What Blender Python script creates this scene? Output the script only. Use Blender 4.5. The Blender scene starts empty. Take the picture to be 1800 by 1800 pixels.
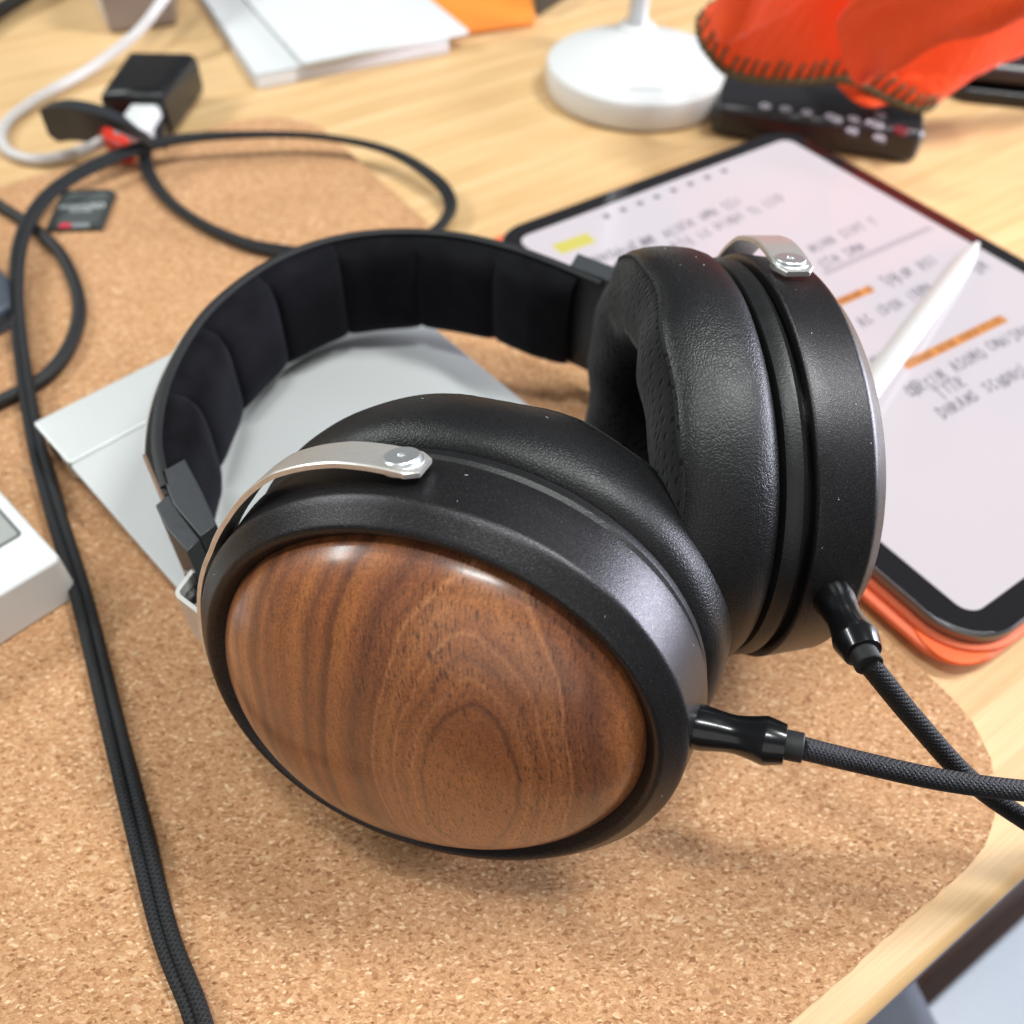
import bpy, bmesh, math, random
import numpy as np
from mathutils import Vector, Matrix

random.seed(7)
rng = np.random.default_rng(11)
C = bpy.context.scene.collection
S = bpy.context.scene

# ------------------------------------------------------------------ camera
PITCH, ROLL, CAMH, FPX = .8593, .0271, .2283, 1604.4      # radians, radians, metres, focal length for an 1800 px frame
cam = bpy.data.cameras.new('camera')
cam.sensor_width = 36
cam.lens = 36 * FPX / 1800
cam.clip_start = .01
cam.clip_end = 20
cam.dof.use_dof = True
cam.dof.focus_distance = .188
cam.dof.aperture_fstop = 11.5
cam.dof.aperture_blades = 0
camo = bpy.data.objects.new('camera', cam)
C.objects.link(camo)
fw = np.array([0, math.cos(PITCH), -math.sin(PITCH)])
rt0 = np.array([1., 0, 0]); up0 = np.cross(rt0, fw)
rt = math.cos(ROLL) * rt0 + math.sin(ROLL) * up0
up = -math.sin(ROLL) * rt0 + math.cos(ROLL) * up0
camo.matrix_world = Matrix(((rt[0], up[0], -fw[0], 0), (rt[1], up[1], -fw[1], 0), (rt[2], up[2], -fw[2], CAMH), (0, 0, 0, 1)))
S.camera = camo

def at(px, py, z):
    """point of the horizontal plane z that the photograph shows at (px, py)"""
    d = fw + (px - 900) / FPX * rt - (py - 900) / FPX * up
    t = (z - CAMH) / d[2]
    return Vector((d[0] * t, d[1] * t, z))

# ------------------------------------------------------------------ light
S.view_settings.view_transform = 'Standard'
S.view_settings.look = 'None'
S.view_settings.exposure = .03
S.view_settings.gamma = 1
w = bpy.data.worlds.new('World'); S.world = w; w.use_nodes = True
w.node_tree.nodes['Background'].inputs[0].default_value = (.93, .96, 1, 1)
w.node_tree.nodes['Background'].inputs[1].default_value = .13

def lamp(name, loc, target, sx, sy, power, col):
    l = bpy.data.lights.new(name, 'AREA'); l.shape = 'RECTANGLE'; l.size = sx; l.size_y = sy
    l.energy = power; l.color = col
    o = bpy.data.objects.new(name, l); C.objects.link(o); o.location = loc
    o.rotation_euler = (Vector(target) - Vector(loc)).to_track_quat('-Z', 'Y').to_euler()
    return o
lamp('ceiling_lamp', (.68, .36, 1.27), (0, .15, 0), .55, .13, 17, (.97, 1, .985)).rotation_euler = (0, 0, math.radians(-35))
lamp('ceiling_lamp', (-1.22, .60, 1.00), (-.02, .12, .05), 1.0, .13, 14, (.97, 1, .985))
lamp('window_light', (1.42, .60, .27), (0, .1, .05), .8, .42, 38, (.84, .86, 1))
lamp('ceiling_lamp', (-.02, .02, 1.7), (-.02, .1, 0), .42, .16, 11, (.97, 1, .985))
lamp('front_fill_light', (-.1, -2.0, 1.2), (0, .3, 0), 2.6, 1.8, 12, (1, .98, .95))  # broad weak fill added behind the camera to lift front faces, no real fixture

S.cycles.use_denoising = True
S.cycles.max_bounces = 8

# ------------------------------------------------------------------ materials
def new_mat(name):
    m = bpy.data.materials.new(name); m.use_nodes = True
    nt = m.node_tree; b = nt.nodes['Principled BSDF']
    return m, nt, b
class NT:
    """small helper for wiring nodes"""
    def __init__(s, nt): s.nt = nt
    def n(s, typ, **kw):
        nd = s.nt.nodes.new(typ)
        for k, v in kw.items():
            if k.startswith('i_'): nd.inputs[int(k[2:]) if k[2:].isdigit() else k[2:].replace('_', ' ')].default_value = v
            else: setattr(nd, k, v)
        return nd
    def l(s, a, b): s.nt.links.new(a, b)
    def coord(s, scale=(1, 1, 1), rot=(0, 0, 0), loc=(0, 0, 0), kind='Object'):
        t = s.n('ShaderNodeTexCoord'); m = s.n('ShaderNodeMapping')
        m.inputs['Scale'].default_value = scale; m.inputs['Rotation'].default_value = rot; m.inputs['Location'].default_value = loc
        s.l(t.outputs[kind], m.inputs['Vector']); return m.outputs[0]
    def noise(s, vec, scale, detail=3, rough=.5, dist=0, dim='3D'):
        nd = s.n('ShaderNodeTexNoise'); nd.noise_dimensions = dim
        nd.inputs['Scale'].default_value = scale; nd.inputs['Detail'].default_value = detail
        nd.inputs['Roughness'].default_value = rough; nd.inputs['Distortion'].default_value = dist
        if vec is not None: s.l(vec, nd.inputs['W' if dim == '1D' else 'Vector'])
        return nd.outputs[0]
    def ramp(s, fac, stops, interp='LINEAR'):
        r = s.n('ShaderNodeValToRGB'); e = r.color_ramp; e.interpolation = interp
        while len(e.elements) < len(stops): e.elements.new(.5)
        for el, (p, c) in zip(e.elements, stops):
            el.position = p; el.color = (*c, 1) if len(c) == 3 else c
        s.l(fac, r.inputs[0]); return r.outputs[0]
    def math(s, op, a, b=None, c=None, clamp=False):
        m = s.n('ShaderNodeMath', operation=op); m.use_clamp = clamp
        for i, v in enumerate((a, b, c)):
            if v is None: continue
            if isinstance(v, (int, float)): m.inputs[i].default_value = v
            else: s.l(v, m.inputs[i])
        return m.outputs[0]
    def mix(s, fac, a, b, mode='MIX'):
        m = s.n('ShaderNodeMix', data_type='RGBA', blend_type=mode)
        for i, v in ((0, fac), (6, a), (7, b)):
            if isinstance(v, (int, float)): m.inputs[i].default_value = v
            elif isinstance(v, tuple): m.inputs[i].default_value = (*v, 1)
            else: s.l(v, m.inputs[i])
        return m.outputs[2]
    def bump(s, h, b, strength=.3, dist=.001, normal=None):
        n = s.n('ShaderNodeBump'); n.inputs['Strength'].default_value = strength; n.inputs['Distance'].default_value = dist
        s.l(h, n.inputs['Height'])
        if normal is not None: s.l(normal, n.inputs['Normal'])
        if b is not None: s.l(n.outputs[0], b.inputs['Normal'])
        return n.outputs[0]

def plain(name, col, rough=.5, metal=0, spec=.5, noise=0, nscale=200, coat=0, emit=None, estr=0, sheen=0, bumpy=0, bscale=2000, trans=0):
    m, nt, b = new_mat(name); N = NT(nt)
    b.inputs['Base Color'].default_value = (*col, 1); b.inputs['Roughness'].default_value = rough
    b.inputs['Metallic'].default_value = metal; b.inputs['Specular IOR Level'].default_value = spec
    b.inputs['Coat Weight'].default_value = coat; b.inputs['Coat Roughness'].default_value = .08
    b.inputs['Sheen Weight'].default_value = sheen
    b.inputs['Transmission Weight'].default_value = trans
    if emit: b.inputs['Emission Color'].default_value = (*emit, 1); b.inputs['Emission Strength'].default_value = estr
    v = N.coord()
    if noise:
        f = N.noise(v, nscale, 4)
        N.l(N.mix(f, tuple(c * (1 - noise) for c in col), tuple(min(1, c * (1 + noise)) for c in col)), b.inputs['Base Color'])
        r = N.math('MULTIPLY_ADD', f, noise * .5, rough - noise * .25, clamp=True); N.l(r, b.inputs['Roughness'])
    if bumpy: N.bump(N.noise(v, bscale, 2), b, bumpy, .0004)
    return m

def mat_cork():
    m, nt, b = new_mat('cork'); N = NT(nt)
    v = N.coord(rot=(0, 0, math.radians(-28)), scale=(1, 1.9, 1))
    wob = N.noise(N.coord(), 160, 3)
    vv = N.n('ShaderNodeVectorMath', operation='MULTIPLY_ADD'); N.l(wob, vv.inputs[0]); vv.inputs[1].default_value = (.004, .006, 0); N.l(v, vv.inputs[2])
    v = vv.outputs[0]
    vo = N.n('ShaderNodeTexVoronoi', feature='F1'); vo.inputs['Scale'].default_value = 1000; N.l(v, vo.inputs['Vector'])
    vs = N.n('ShaderNodeTexVoronoi', feature='F1'); vs.inputs['Scale'].default_value = 2300; N.l(v, vs.inputs['Vector'])
    g = N.n('ShaderNodeSeparateColor'); N.l(vo.outputs['Color'], g.inputs[0])
    g2 = N.n('ShaderNodeSeparateColor'); N.l(vs.outputs['Color'], g2.inputs[0])
    grain = N.ramp(g.outputs[0], [(0, (.30, .140, .064)), (.10, (.46, .245, .120)), (.45, (.56, .320, .168)), (.86, (.63, .380, .210)), (.95, (.73, .485, .290)), (1, (.82, .60, .38))])
    fine = N.ramp(g2.outputs[0], [(0, (.55, .48, .42)), (.06, (.82, .78, .74)), (.5, (1, 1, 1)), (1, (1.12, 1.1, 1.06))])
    col = N.mix(.8, grain, fine, 'MULTIPLY')
    edge = N.n('ShaderNodeTexVoronoi', feature='DISTANCE_TO_EDGE'); edge.inputs['Scale'].default_value = 1000; N.l(v, edge.inputs['Vector'])
    e = N.ramp(edge.outputs[0], [(0, (.8, .74, .68)), (.06, (1, 1, 1))])
    col = N.mix(.55, col, e, 'MULTIPLY')
    big = N.ramp(N.noise(N.coord(), 22, 4, .6), [(.3, (.93, .91, .89)), (.7, (1.05, 1.04, 1.03))])
    col = N.mix(1, col, big, 'MULTIPLY')
    sp = N.noise(N.coord(), 900, 2)
    spk = N.ramp(sp, [(.27, (.45, .36, .3)), (.33, (1, 1, 1))])
    chip = N.n('ShaderNodeTexVoronoi', feature='F1'); chip.inputs['Scale'].default_value = 260; N.l(v, chip.inputs['Vector'])
    cs_ = N.n('ShaderNodeSeparateColor'); N.l(chip.outputs['Color'], cs_.inputs[0])
    cm_ = N.math('MULTIPLY', N.ramp(cs_.outputs[0], [(.90, (0, 0, 0)), (.92, (1, 1, 1))]), N.ramp(chip.outputs['Distance'], [(.28, (1, 1, 1)), (.40, (0, 0, 0))]))
    col = N.mix(N.math('MULTIPLY', cm_, .55), col, N.ramp(cs_.outputs[1], [(.35, (.33, .17, .085)), (.45, (.76, .54, .33))]))
    col = N.mix(.8, col, spk, 'MULTIPLY')
    col = N.mix(1, col, (.99, .97, .95), 'MULTIPLY')
    N.l(col, b.inputs['Base Color']); b.inputs['Roughness'].default_value = .85; b.inputs['Specular IOR Level'].default_value = .2
    h = N.math('ADD', g.outputs[1], N.math('MULTIPLY', N.noise(N.coord(), 1500, 3), .8))
    N.bump(h, b, .42, .0004)
    return m

def mat_bamboo():
    m, nt, b = new_mat('bamboo'); N = NT(nt)
    v = N.coord(scale=(1, 16, 16))                      # x along the grain
    st = N.n('ShaderNodeTexCoord'); sx = N.n('ShaderNodeSeparateXYZ'); N.l(st.outputs['Object'], sx.inputs[0])
    strip = N.math('FLOOR', N.math('MULTIPLY', sx.outputs[1], 1 / .0068))
    wn = N.n('ShaderNodeTexWhiteNoise', noise_dimensions='1D'); N.l(strip, wn.inputs['W'])
    f1 = N.noise(v, 14, 5, .6); f2 = N.noise(N.coord(scale=(1, 60, 60)), 22, 4, .65)
    s = N.math('ADD', N.math('MULTIPLY', f1, .55), N.math('ADD', N.math('MULTIPLY', f2, .35), N.math('MULTIPLY', wn.outputs[0], .16)))
    col = N.ramp(s, [(.3, (.56, .335, .145)), (.48, (.66, .43, .205)), (.62, (.73, .50, .26)), (.8, (.79, .57, .32))])
    fr = N.math('FRACT', N.math('MULTIPLY', sx.outputs[1], 1 / .0068))
    ln = N.ramp(fr, [(0, (.78, .68, .55)), (.045, (1, 1, 1)), (1, (1, 1, 1))])
    N.l(N.mix(.4, col, ln, 'MULTIPLY'), b.inputs['Base Color'])
    b.inputs['Roughness'].default_value = .42; b.inputs['Specular IOR Level'].default_value = .4
    N.bump(f2, b, .12, .0003)
    return m

def mat_walnut():
    """cathedral figure: stretched, warped shells round one heart, seen in the cap's own frame"""
    m, nt, b = new_mat('walnut'); N = NT(nt)
    tc = N.n('ShaderNodeTexCoord'); P = tc.outputs['Object']
    warp = N.noise(P, 24, 2, .45); warp2 = N.noise(P, 70, 2, .5)
    sp = N.n('ShaderNodeSeparateXYZ'); N.l(P, sp.inputs[0])
    x = N.math('SUBTRACT', sp.outputs[0], .0150); y = N.math('ADD', sp.outputs[1], .0085)
    x = N.math('ADD', x, N.math('MULTIPLY', y, -.12))
    x = N.math('ADD', x, N.math('MULTIPLY_ADD', warp, .010, -.005))
    y = N.math('ADD', y, N.math('MULTIPLY_ADD', warp2, .007, -.0035))
    # shells are pointed at the top: the vertical term is gentler than the horizontal one
    d2 = N.math('ADD', N.math('POWER', N.math('ABSOLUTE', N.math('MULTIPLY', x, 1.8)), 1.75), N.math('POWER', N.math('ABSOLUTE', N.math('MULTIPLY', y, .78)), 1.75))
    d = N.math('POWER', d2, 1 / 1.75)
    band = N.noise(d, 145, 4, .62, dim='1D')
    broad = N.noise(d, 48, 2, .5, dim='1D')
    lines = N.noise(d, 420, 3, .6, dim='1D')
    s = N.math('ADD', N.math('MULTIPLY', band, .62), N.math('ADD', N.math('MULTIPLY', broad, .3), N.math('MULTIPLY', lines, .12)))
    ring = N.ramp(N.math('MULTIPLY', N.math('ADD', d, N.math('MULTIPLY', N.math('SUBTRACT', N.noise(P, 180, 3, .6), .5), .0022)), 8.0), [(0, (.20, .072, .027)), (.10, (.235, .088, .032)), (.128, (.21, .078, .029)), (.139, (.080, .030, .017)), (.148, (.235, .090, .035)), (.185, (.27, .105, .040)), (.225, (.22, .078, .030)), (.262, (.25, .10, .042)), (.30, (.21, .075, .031)), (.335, (.125, .045, .024)), (.362, (.075, .028, .020)), (.395, (.20, .072, .029)), (.445, (.29, .110, .038)), (.470, (.105, .038, .022)), (.492, (.24, .085, .032)), (.53, (.10, .038, .023)), (.56, (.27, .105, .038)), (.62, (.22, .080, .031)), (.655, (.085, .032, .020)), (.68, (.25, .095, .036)), (.715, (.11, .042, .023)), (.74, (.26, .10, .037)), (.775, (.13, .048, .026)), (.80, (.27, .105, .040)), (.86, (.16, .06, .028)), (.92, (.27, .11, .042))])
    col = N.ramp(s, [(.34, (.055, .020, .013)), (.42, (.135, .046, .021)), (.49, (.225, .076, .029)), (.57, (.285, .105, .036)), (.70, (.36, .145, .052))])
    col = N.mix(.74, col, ring)
    paler = N.ramp(N.math('MULTIPLY', N.math('ADD', d, N.math('MULTIPLY', N.noise(P, 90, 2), .002)), 8.0), [(.172, (0, 0, 0)), (.177, (1, 1, 1)), (.184, (0, 0, 0)), (.226, (0, 0, 0)), (.231, (1, 1, 1)), (.237, (0, 0, 0)), (.292, (0, 0, 0)), (.297, (1, 1, 1)), (.303, (0, 0, 0))])
    col = N.mix(N.math('MULTIPLY', paler, .5), col, (.42, .19, .085))
    col = N.mix(.38, col, N.ramp(N.noise(d, 95, 3, .6, dim='1D'), [(.38, (.45, .40, .46)), (.5, (1, 1, 1)), (.62, (1.25, 1.2, 1.1))]), 'MULTIPLY')
    tint = N.ramp(N.noise(P, 30, 3), [(.3, (.80, .78, .86)), (.7, (1.14, 1.12, 1.0))])
    col = N.mix(1, col, tint, 'MULTIPLY'); col = N.mix(1, col, (1.34, 1.33, 1.28), 'MULTIPLY')
    # thin pale growth line
    fr = N.math('ABSOLUTE', N.math('SUBTRACT', N.math('FRACT', N.math('MULTIPLY', d, 92)), .5))
    pale = N.ramp(fr, [(0, (1, 1, 1)), (.035, (0, 0, 0))])
    col = N.mix(N.math('MULTIPLY', pale, .10), col, (.36, .17, .075))
    dl = N.math('ABSOLUTE', N.math('SUBTRACT', N.math('FRACT', N.math('MULTIPLY', d, 61)), .5))
    dark = N.ramp(dl, [(0, (1, 1, 1)), (.09, (0, 0, 0))])
    col = N.mix(N.math('MULTIPLY', dark, .12), col, (.058, .022, .015))
    # pores: short dark dashes along the grain (local y), more of them in the dark bands
    pv = N.coord(scale=(6, 1, 1)); po = N.noise(pv, 420, 2, .6)
    fine = N.noise(N.coord(scale=(8, 1, 1)), 190, 5, .75)
    pore = N.ramp(N.math('ADD', po, N.math('MULTIPLY', N.math('SUBTRACT', N.noise(P, 60, 3), .5), .25)), [(.57, (0, 0, 0)), (.66, (1, 1, 1))])
    col = N.mix(N.math('MULTIPLY', pore, N.math('MULTIPLY_ADD', N.ramp(N.math('MULTIPLY', d, 8.0), [(0, (1, 1, 1)), (.30, (.85, .85, .85)), (.45, (.35, .35, .35)), (1, (.3, .3, .3))]), .75, 0.0)), col, (.030, .012, .008))
    col = N.mix(.5, col, N.ramp(fine, [(.3, (.62, .58, .58)), (.7, (1.36, 1.34, 1.26))]), 'MULTIPLY')
    speck = N.noise(P, 1900, 3, .6)
    col = N.mix(.75, col, N.ramp(speck, [(.36, (.62, .6, .6)), (.60, (1.18, 1.18, 1.18))]), 'MULTIPLY')
    N.l(col, b.inputs['Base Color'])
    b.inputs['Roughness'].default_value = .40; b.inputs['Specular IOR Level'].default_value = .45
    b.inputs['Coat Weight'].default_value = .7; b.inputs['Coat Roughness'].default_value = .2
    h = N.math('SUBTRACT', N.math('MULTIPLY', fine, .4), N.math('MULTIPLY', pore, .6))
    N.bump(h, b, .12, .0002)
    return m

def mat_leather():
    m, nt, b = new_mat('leather'); N = NT(nt)
    v = N.coord()
    wob = N.noise(v, 300, 2)
    vv = N.n('ShaderNodeVectorMath', operation='MULTIPLY_ADD'); N.l(wob, vv.inputs[0]); vv.inputs[1].default_value = (.0016, .0016, .0016); N.l(v, vv.inputs[2])
    vo = N.n('ShaderNodeTexVoronoi', feature='DISTANCE_TO_EDGE'); vo.inputs['Scale'].default_value = 1120; N.l(vv.outputs[0], vo.inputs['Vector'])
    h = N.ramp(vo.outputs[0], [(0, (0, 0, 0)), (.22, (1, 1, 1))])
    big = N.noise(v, 60, 3)
    hh = N.math('ADD', h, N.math('MULTIPLY', N.noise(v, 3000, 2), .35))
    fade = N.ramp(N.noise(v, 45, 2), [(.3, (.35, .35, .35)), (.65, (1, 1, 1))])
    hh = N.math('MULTIPLY', hh, fade)
    n1 = N.bump(hh, None, .30, .00017); N.bump(big, b, .25, .0015, n1)
    N.l(N.mix(h, (.004, .004, .0045), (.009, .009, .010)), b.inputs['Base Color'])
    b.inputs['Roughness'].default_value = .42; b.inputs['Specular IOR Level'].default_value = .42
    return m

def mat_mesh_fabric(name='mesh_fabric'):
    m, nt, b = new_mat(name); N = NT(nt)
    v = N.coord(scale=(1, .55, 1), rot=(.3, .2, .4))
    vo = N.n('ShaderNodeTexVoronoi', feature='F1'); vo.inputs['Scale'].default_value = 620; vo.inputs['Randomness'].default_value = .5; N.l(v, vo.inputs['Vector'])
    hole = N.ramp(vo.outputs['Distance'], [(.22, (0, 0, 0)), (.42, (1, 1, 1))])
    N.l(N.mix(hole, (.002, .002, .002), (.013, .013, .014)), b.inputs['Base Color'])
    b.inputs['Roughness'].default_value = .9; b.inputs['Specular IOR Level'].default_value = .15; b.inputs['Sheen Weight'].default_value = .12
    N.bump(N.math('ADD', hole, N.math('MULTIPLY', N.noise(N.coord(), 3000, 2), .5)), b, .5, .0005)
    return m

def mat_velour():
    m, nt, b = new_mat('velour'); N = NT(nt)
    v = N.coord()
    f = N.noise(v, 70, 4, .6)
    N.l(N.ramp(f, [(.3, (.0020, .0020, .0024)), (.7, (.0078, .0078, .0095))]), b.inputs['Base Color'])
    b.inputs['Roughness'].default_value = .95; b.inputs['Specular IOR Level'].default_value = .1
    b.inputs['Sheen Weight'].default_value = .08; b.inputs['Sheen Roughness'].default_value = .5; b.inputs['Sheen Tint'].default_value = (.6, .6, .8, 1)
    N.bump(N.noise(v, 2500, 2), b, .3, .0004)
    return m

def mat_cast(name, col=(.050, .0485, .051), rough=.36, metal=.85):
    """sand-blasted anodised metal with a fine sparkle"""
    m, nt, b = new_mat(name); N = NT(nt)
    v = N.coord(); f = N.noise(v, 3300, 2, .6)
    N.l(N.ramp(f, [(.3, tuple(c * .6 for c in col)), (.60, col), (.76, tuple(c * 2.6 for c in col))]), b.inputs['Base Color'])
    b.inputs['Metallic'].default_value = metal; b.inputs['Roughness'].default_value = rough; b.inputs['Specular IOR Level'].default_value = .5
    N.bump(f, b, .3, .0002)
    return m

def mat_brushed():
    m, nt, b = new_mat('brushed_steel'); N = NT(nt)
    f = N.noise(N.coord(scale=(1, 1, 40), kind='Object'), 260, 4, .7)
    N.l(N.ramp(f, [(.3, (.58, .56, .52)), (.7, (.80, .77, .73))]), b.inputs['Base Color'])
    b.inputs['Metallic'].default_value = .72; b.inputs['Roughness'].default_value = .3
    N.l(N.math('MULTIPLY_ADD', f, .2, .26), b.inputs['Roughness'])
    N.bump(f, b, .12, .0001)
    return m

def mat_braid(name, col=(.005, .005, .006), hi=(.016, .016, .018), pitch=.0013, strands=13, line=False):
    """woven sleeve: u runs round the cord, v along it in metres"""
    m, nt, b = new_mat(name); N = NT(nt)
    tc = N.n('ShaderNodeTexCoord'); s = N.n('ShaderNodeSeparateXYZ'); N.l(tc.outputs['UV'], s.inputs[0])
    u = N.math('MULTIPLY', s.outputs[0], strands * 2 * math.pi); v = N.math('MULTIPLY', s.outputs[1], 2 * math.pi / pitch)
    a = N.math('SINE', N.math('ADD', u, v)); c = N.math('SINE', N.math('SUBTRACT', u, v))
    wv = N.math('SINE', N.math('MULTIPLY', v, .5))
    h = N.math('MAXIMUM', N.math('ADD', a, N.math('MULTIPLY', wv, .3)), N.math('SUBTRACT', c, N.math('MULTIPLY', wv, .3)))
    hc = N.math('MULTIPLY_ADD', h, .5, .5, clamp=True)
    fz = N.noise(tc.outputs['Object'], 2500, 3)
    N.l(N.mix(N.math('MULTIPLY', hc, fz), col, hi), b.inputs['Base Color'])
    b.inputs['Roughness'].default_value = .6; b.inputs['Specular IOR Level'].default_value = .25
    N.bump(hc, b, .6, .0004)
    return m

M = dict(
    cork=mat_cork(), soft=plain('smooth_leather', (.007, .007, .0075), .42, noise=.3, bumpy=.2, bscale=1800), bamboo=mat_bamboo(), walnut=mat_walnut(), leather=mat_leather(), mesh=mat_mesh_fabric(), velour=mat_velour(),
    cast=mat_cast('black_cast_metal'), cast2=mat_cast('dark_side_metal', (.030, .029, .031), .40, .75), brushed=mat_brushed(),
    recess=plain('black_recess', (.012, .011, .011), .38, .3, noise=.2),
    plastic=plain('grey_black_plastic', (.040, .044, .048), .38, noise=.2, nscale=900, bumpy=.15, bscale=5000),
    gloss=plain('black_gloss', (.007, .007, .008), .22, .2, coat=.3),
    rubber=plain('black_rubber', (.009, .009, .010), .6, noise=.2),
    bracket=plain('satin_steel', (.80, .78, .74), .34, .55, noise=.08),
    screw=plain('steel_screw', (.74, .77, .78), .36, .9),
    steel=plain('polished_steel', (.62, .60, .56), .22, 1, noise=.15),
    alu=plain('satin_aluminium', (.74, .77, .76), .42, .55, noise=.04, nscale=3000, bumpy=.08, bscale=6000),
    alu_glass=plain('silver_glass_top', (.62, .64, .635), .45, .25, noise=.04, nscale=900),
    white=plain('white_plastic', (.68, .69, .685), .3, noise=.03), white_side=plain('white_gloss', (.78, .77, .75), .3, noise=.04),
    paper=plain('white_paper', (.63, .645, .65), .7, noise=.04, nscale=60),
    braid=mat_braid('black_braid'), braid2=mat_braid('twin_braid', (.006, .006, .007), (.045, .047, .050), .0012, 6),
)

# ------------------------------------------------------------------ object helpers
def tag(o, label=None, cat=None, group=None, kind=None):
    if label: o['label'] = label
    if cat: o['category'] = cat
    if group: o['group'] = group
    if kind: o['kind'] = kind
    return o
def thing(name, loc, label, cat, group=None):
    o = bpy.data.objects.new(name, None); C.objects.link(o); o.location = loc; o.empty_display_size = .01
    o['wm'] = 1; del o['wm']
    return tag(o, label, cat, group)
WN = set()
def put(name, me, mat, parent=None, mw=None):
    o = bpy.data.objects.new(name, me); C.objects.link(o)
    if mat is not None:
        me.materials.clear(); me.materials.append(mat)
    if me.name in WN:
        wn = o.modifiers.new('weighted', 'WEIGHTED_NORMAL'); wn.keep_sharp = True; wn.weight = 100
    mw = mw if mw is not None else Matrix.Identity(4)
    if parent is not None:
        o.parent = parent
        o.matrix_local = world(parent).inverted() @ mw
    else:
        o.matrix_local = mw
    return o
def world(o):
    mm = o.matrix_basis.copy()
    while o.parent: o = o.parent; mm = o.matrix_basis @ mm
    return mm
def mesh(name, V, F, smooth=True, uv=None):
    me = bpy.data.meshes.new(name); me.from_pydata([tuple(map(float, p)) for p in V], [], [tuple(f) for f in F])
    bm = bmesh.new(); bm.from_mesh(me); bmesh.ops.recalc_face_normals(bm, faces=bm.faces); bm.to_mesh(me); bm.free()
    for p in me.polygons: p.use_smooth = smooth
    return me
def sharp(me, ang=35):
    me.set_sharp_from_angle(angle=math.radians(ang)); return me
def loft(rings, closed=True, cap0=False, cap1=False):
    """rings: list of lists of points, all the same length"""
    n = len(rings[0]); V = [p for r in rings for p in r]; F = []
    for i in range(len(rings) - 1):
        for j in range(n if closed else n - 1):
            k = (j + 1) % n
            F.append((i * n + j, i * n + k, (i + 1) * n + k, (i + 1) * n + j))
    if cap0: F.append(tuple(range(n))[::-1])
    if cap1: F.append(tuple((len(rings) - 1) * n + j for j in range(n)))
    return V, F
def catmull(P, per=10, closed=False):
    P = [Vector(p) for p in P]; out = []; n = len(P)
    for i in range(n if closed else n - 1):
        if closed: a, b, c, d = P[(i - 1) % n], P[i], P[(i + 1) % n], P[(i + 2) % n]
        else: a, b, c, d = P[max(i - 1, 0)], P[i], P[i + 1], P[min(i + 2, n - 1)]
        for k in range(per):
            t = k / per
            out.append(.5 * ((2 * b) + (c - a) * t + (2 * a - 5 * b + 4 * c - d) * t * t + (3 * b - a - 3 * c + d) * t ** 3))
    if not closed: out.append(P[-1])
    return out
def tube(path, r, seg=16, ref=Vector((0, 0, 1)), rfun=None, cap=True):
    """round tube along a path with uv (u round, v metres along)"""
    n = len(path); V = []; F = []; L = 0; Ls = []
    for i, p in enumerate(path):
        t = (path[min(i + 1, n - 1)] - path[max(i - 1, 0)]).normalized()
        s = t.cross(ref)
        s = s.normalized() if s.length > 1e-6 else Vector((1, 0, 0)); b = s.cross(t)
        if i: L += (p - path[i - 1]).length
        Ls.append(L); rr = rfun(i / (n - 1)) if rfun else r
        for k in range(seg):
            a = 2 * math.pi * k / seg
            V.append(p + (s * math.cos(a) + b * math.sin(a)) * rr)
    for i in range(n - 1):
        for k in range(seg):
            q = (k + 1) % seg
            F.append((i * seg + k, i * seg + q, (i + 1) * seg + q, (i + 1) * seg + k))
    nb = len(F)
    if cap: F += [tuple(range(seg))[::-1], tuple((n - 1) * seg + k for k in range(seg))]
    me = bpy.data.meshes.new('tube'); me.from_pydata([tuple(v) for v in V], [], F)
    uv = me.uv_layers.new(name='UVMap').data
    for fi, p in enumerate(me.polygons):
        p.use_smooth = True
        if fi < nb:
            i, k = divmod(fi, seg)
            for li, (ii, kk) in zip(p.loop_indices, ((i, k), (i, k + 1), (i + 1, k + 1), (i + 1, k))): uv[li].uv = (kk / seg, Ls[ii])
    return me
def lathe(prof, seg=48, cap0=True, cap1=True):
    """prof: list of (radius, height); axis z"""
    rings = [[(r * math.cos(2 * math.pi * k / seg), r * math.sin(2 * math.pi * k / seg), h) for k in range(seg)] for r, h in prof]
    V, F = loft(rings, True, cap0, cap1); return sharp(mesh('lathe', V, F), 40)
def frame_m(o, x, y, z):
    x, y, z = Vector(x), Vector(y), Vector(z)
    return Matrix(((x.x, y.x, z.x, o[0]), (x.y, y.y, z.y, o[1]), (x.z, y.z, z.z, o[2]), (0, 0, 0, 1)))
def prism(pts, z0, z1, bev=0, seg=3, name='prism', smooth=True):
    """extruded outline (xy points, counter-clockwise) with rounded top and bottom edges"""
    bm = bmesh.new(); vs = [bm.verts.new((p[0], p[1], z0)) for p in pts]; f = bm.faces.new(vs)
    r = bmesh.ops.extrude_face_region(bm, geom=[f]); 
    for v in r['geom']:
        if isinstance(v, bmesh.types.BMVert): v.co.z = z1
    bmesh.ops.recalc_face_normals(bm, faces=bm.faces)
    if bev:
        ed = [e for e in bm.edges if abs(e.verts[0].co.z - e.verts[1].co.z) < 1e-7]
        bmesh.ops.bevel(bm, geom=ed, offset=bev, segments=seg, affect='EDGES', profile=.5)
    me = bpy.data.meshes.new(name); bm.to_mesh(me); bm.free()
    for p in me.polygons: p.use_smooth = smooth
    WN.add(me.name)
    return sharp(me, 60)
def rrect(w, h, r, seg=8, c=(0, 0)):
    out = []
    for sx, sy, a0 in ((1, 1, 0), (-1, 1, 90), (-1, -1, 180), (1, -1, 270)):
        for k in range(seg + 1):
            a = math.radians(a0 + 90 * k / seg)
            out.append((c[0] + sx * (w / 2 - r) + r * math.cos(a), c[1] + sy * (h / 2 - r) + r * math.sin(a)))
    return out
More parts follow.
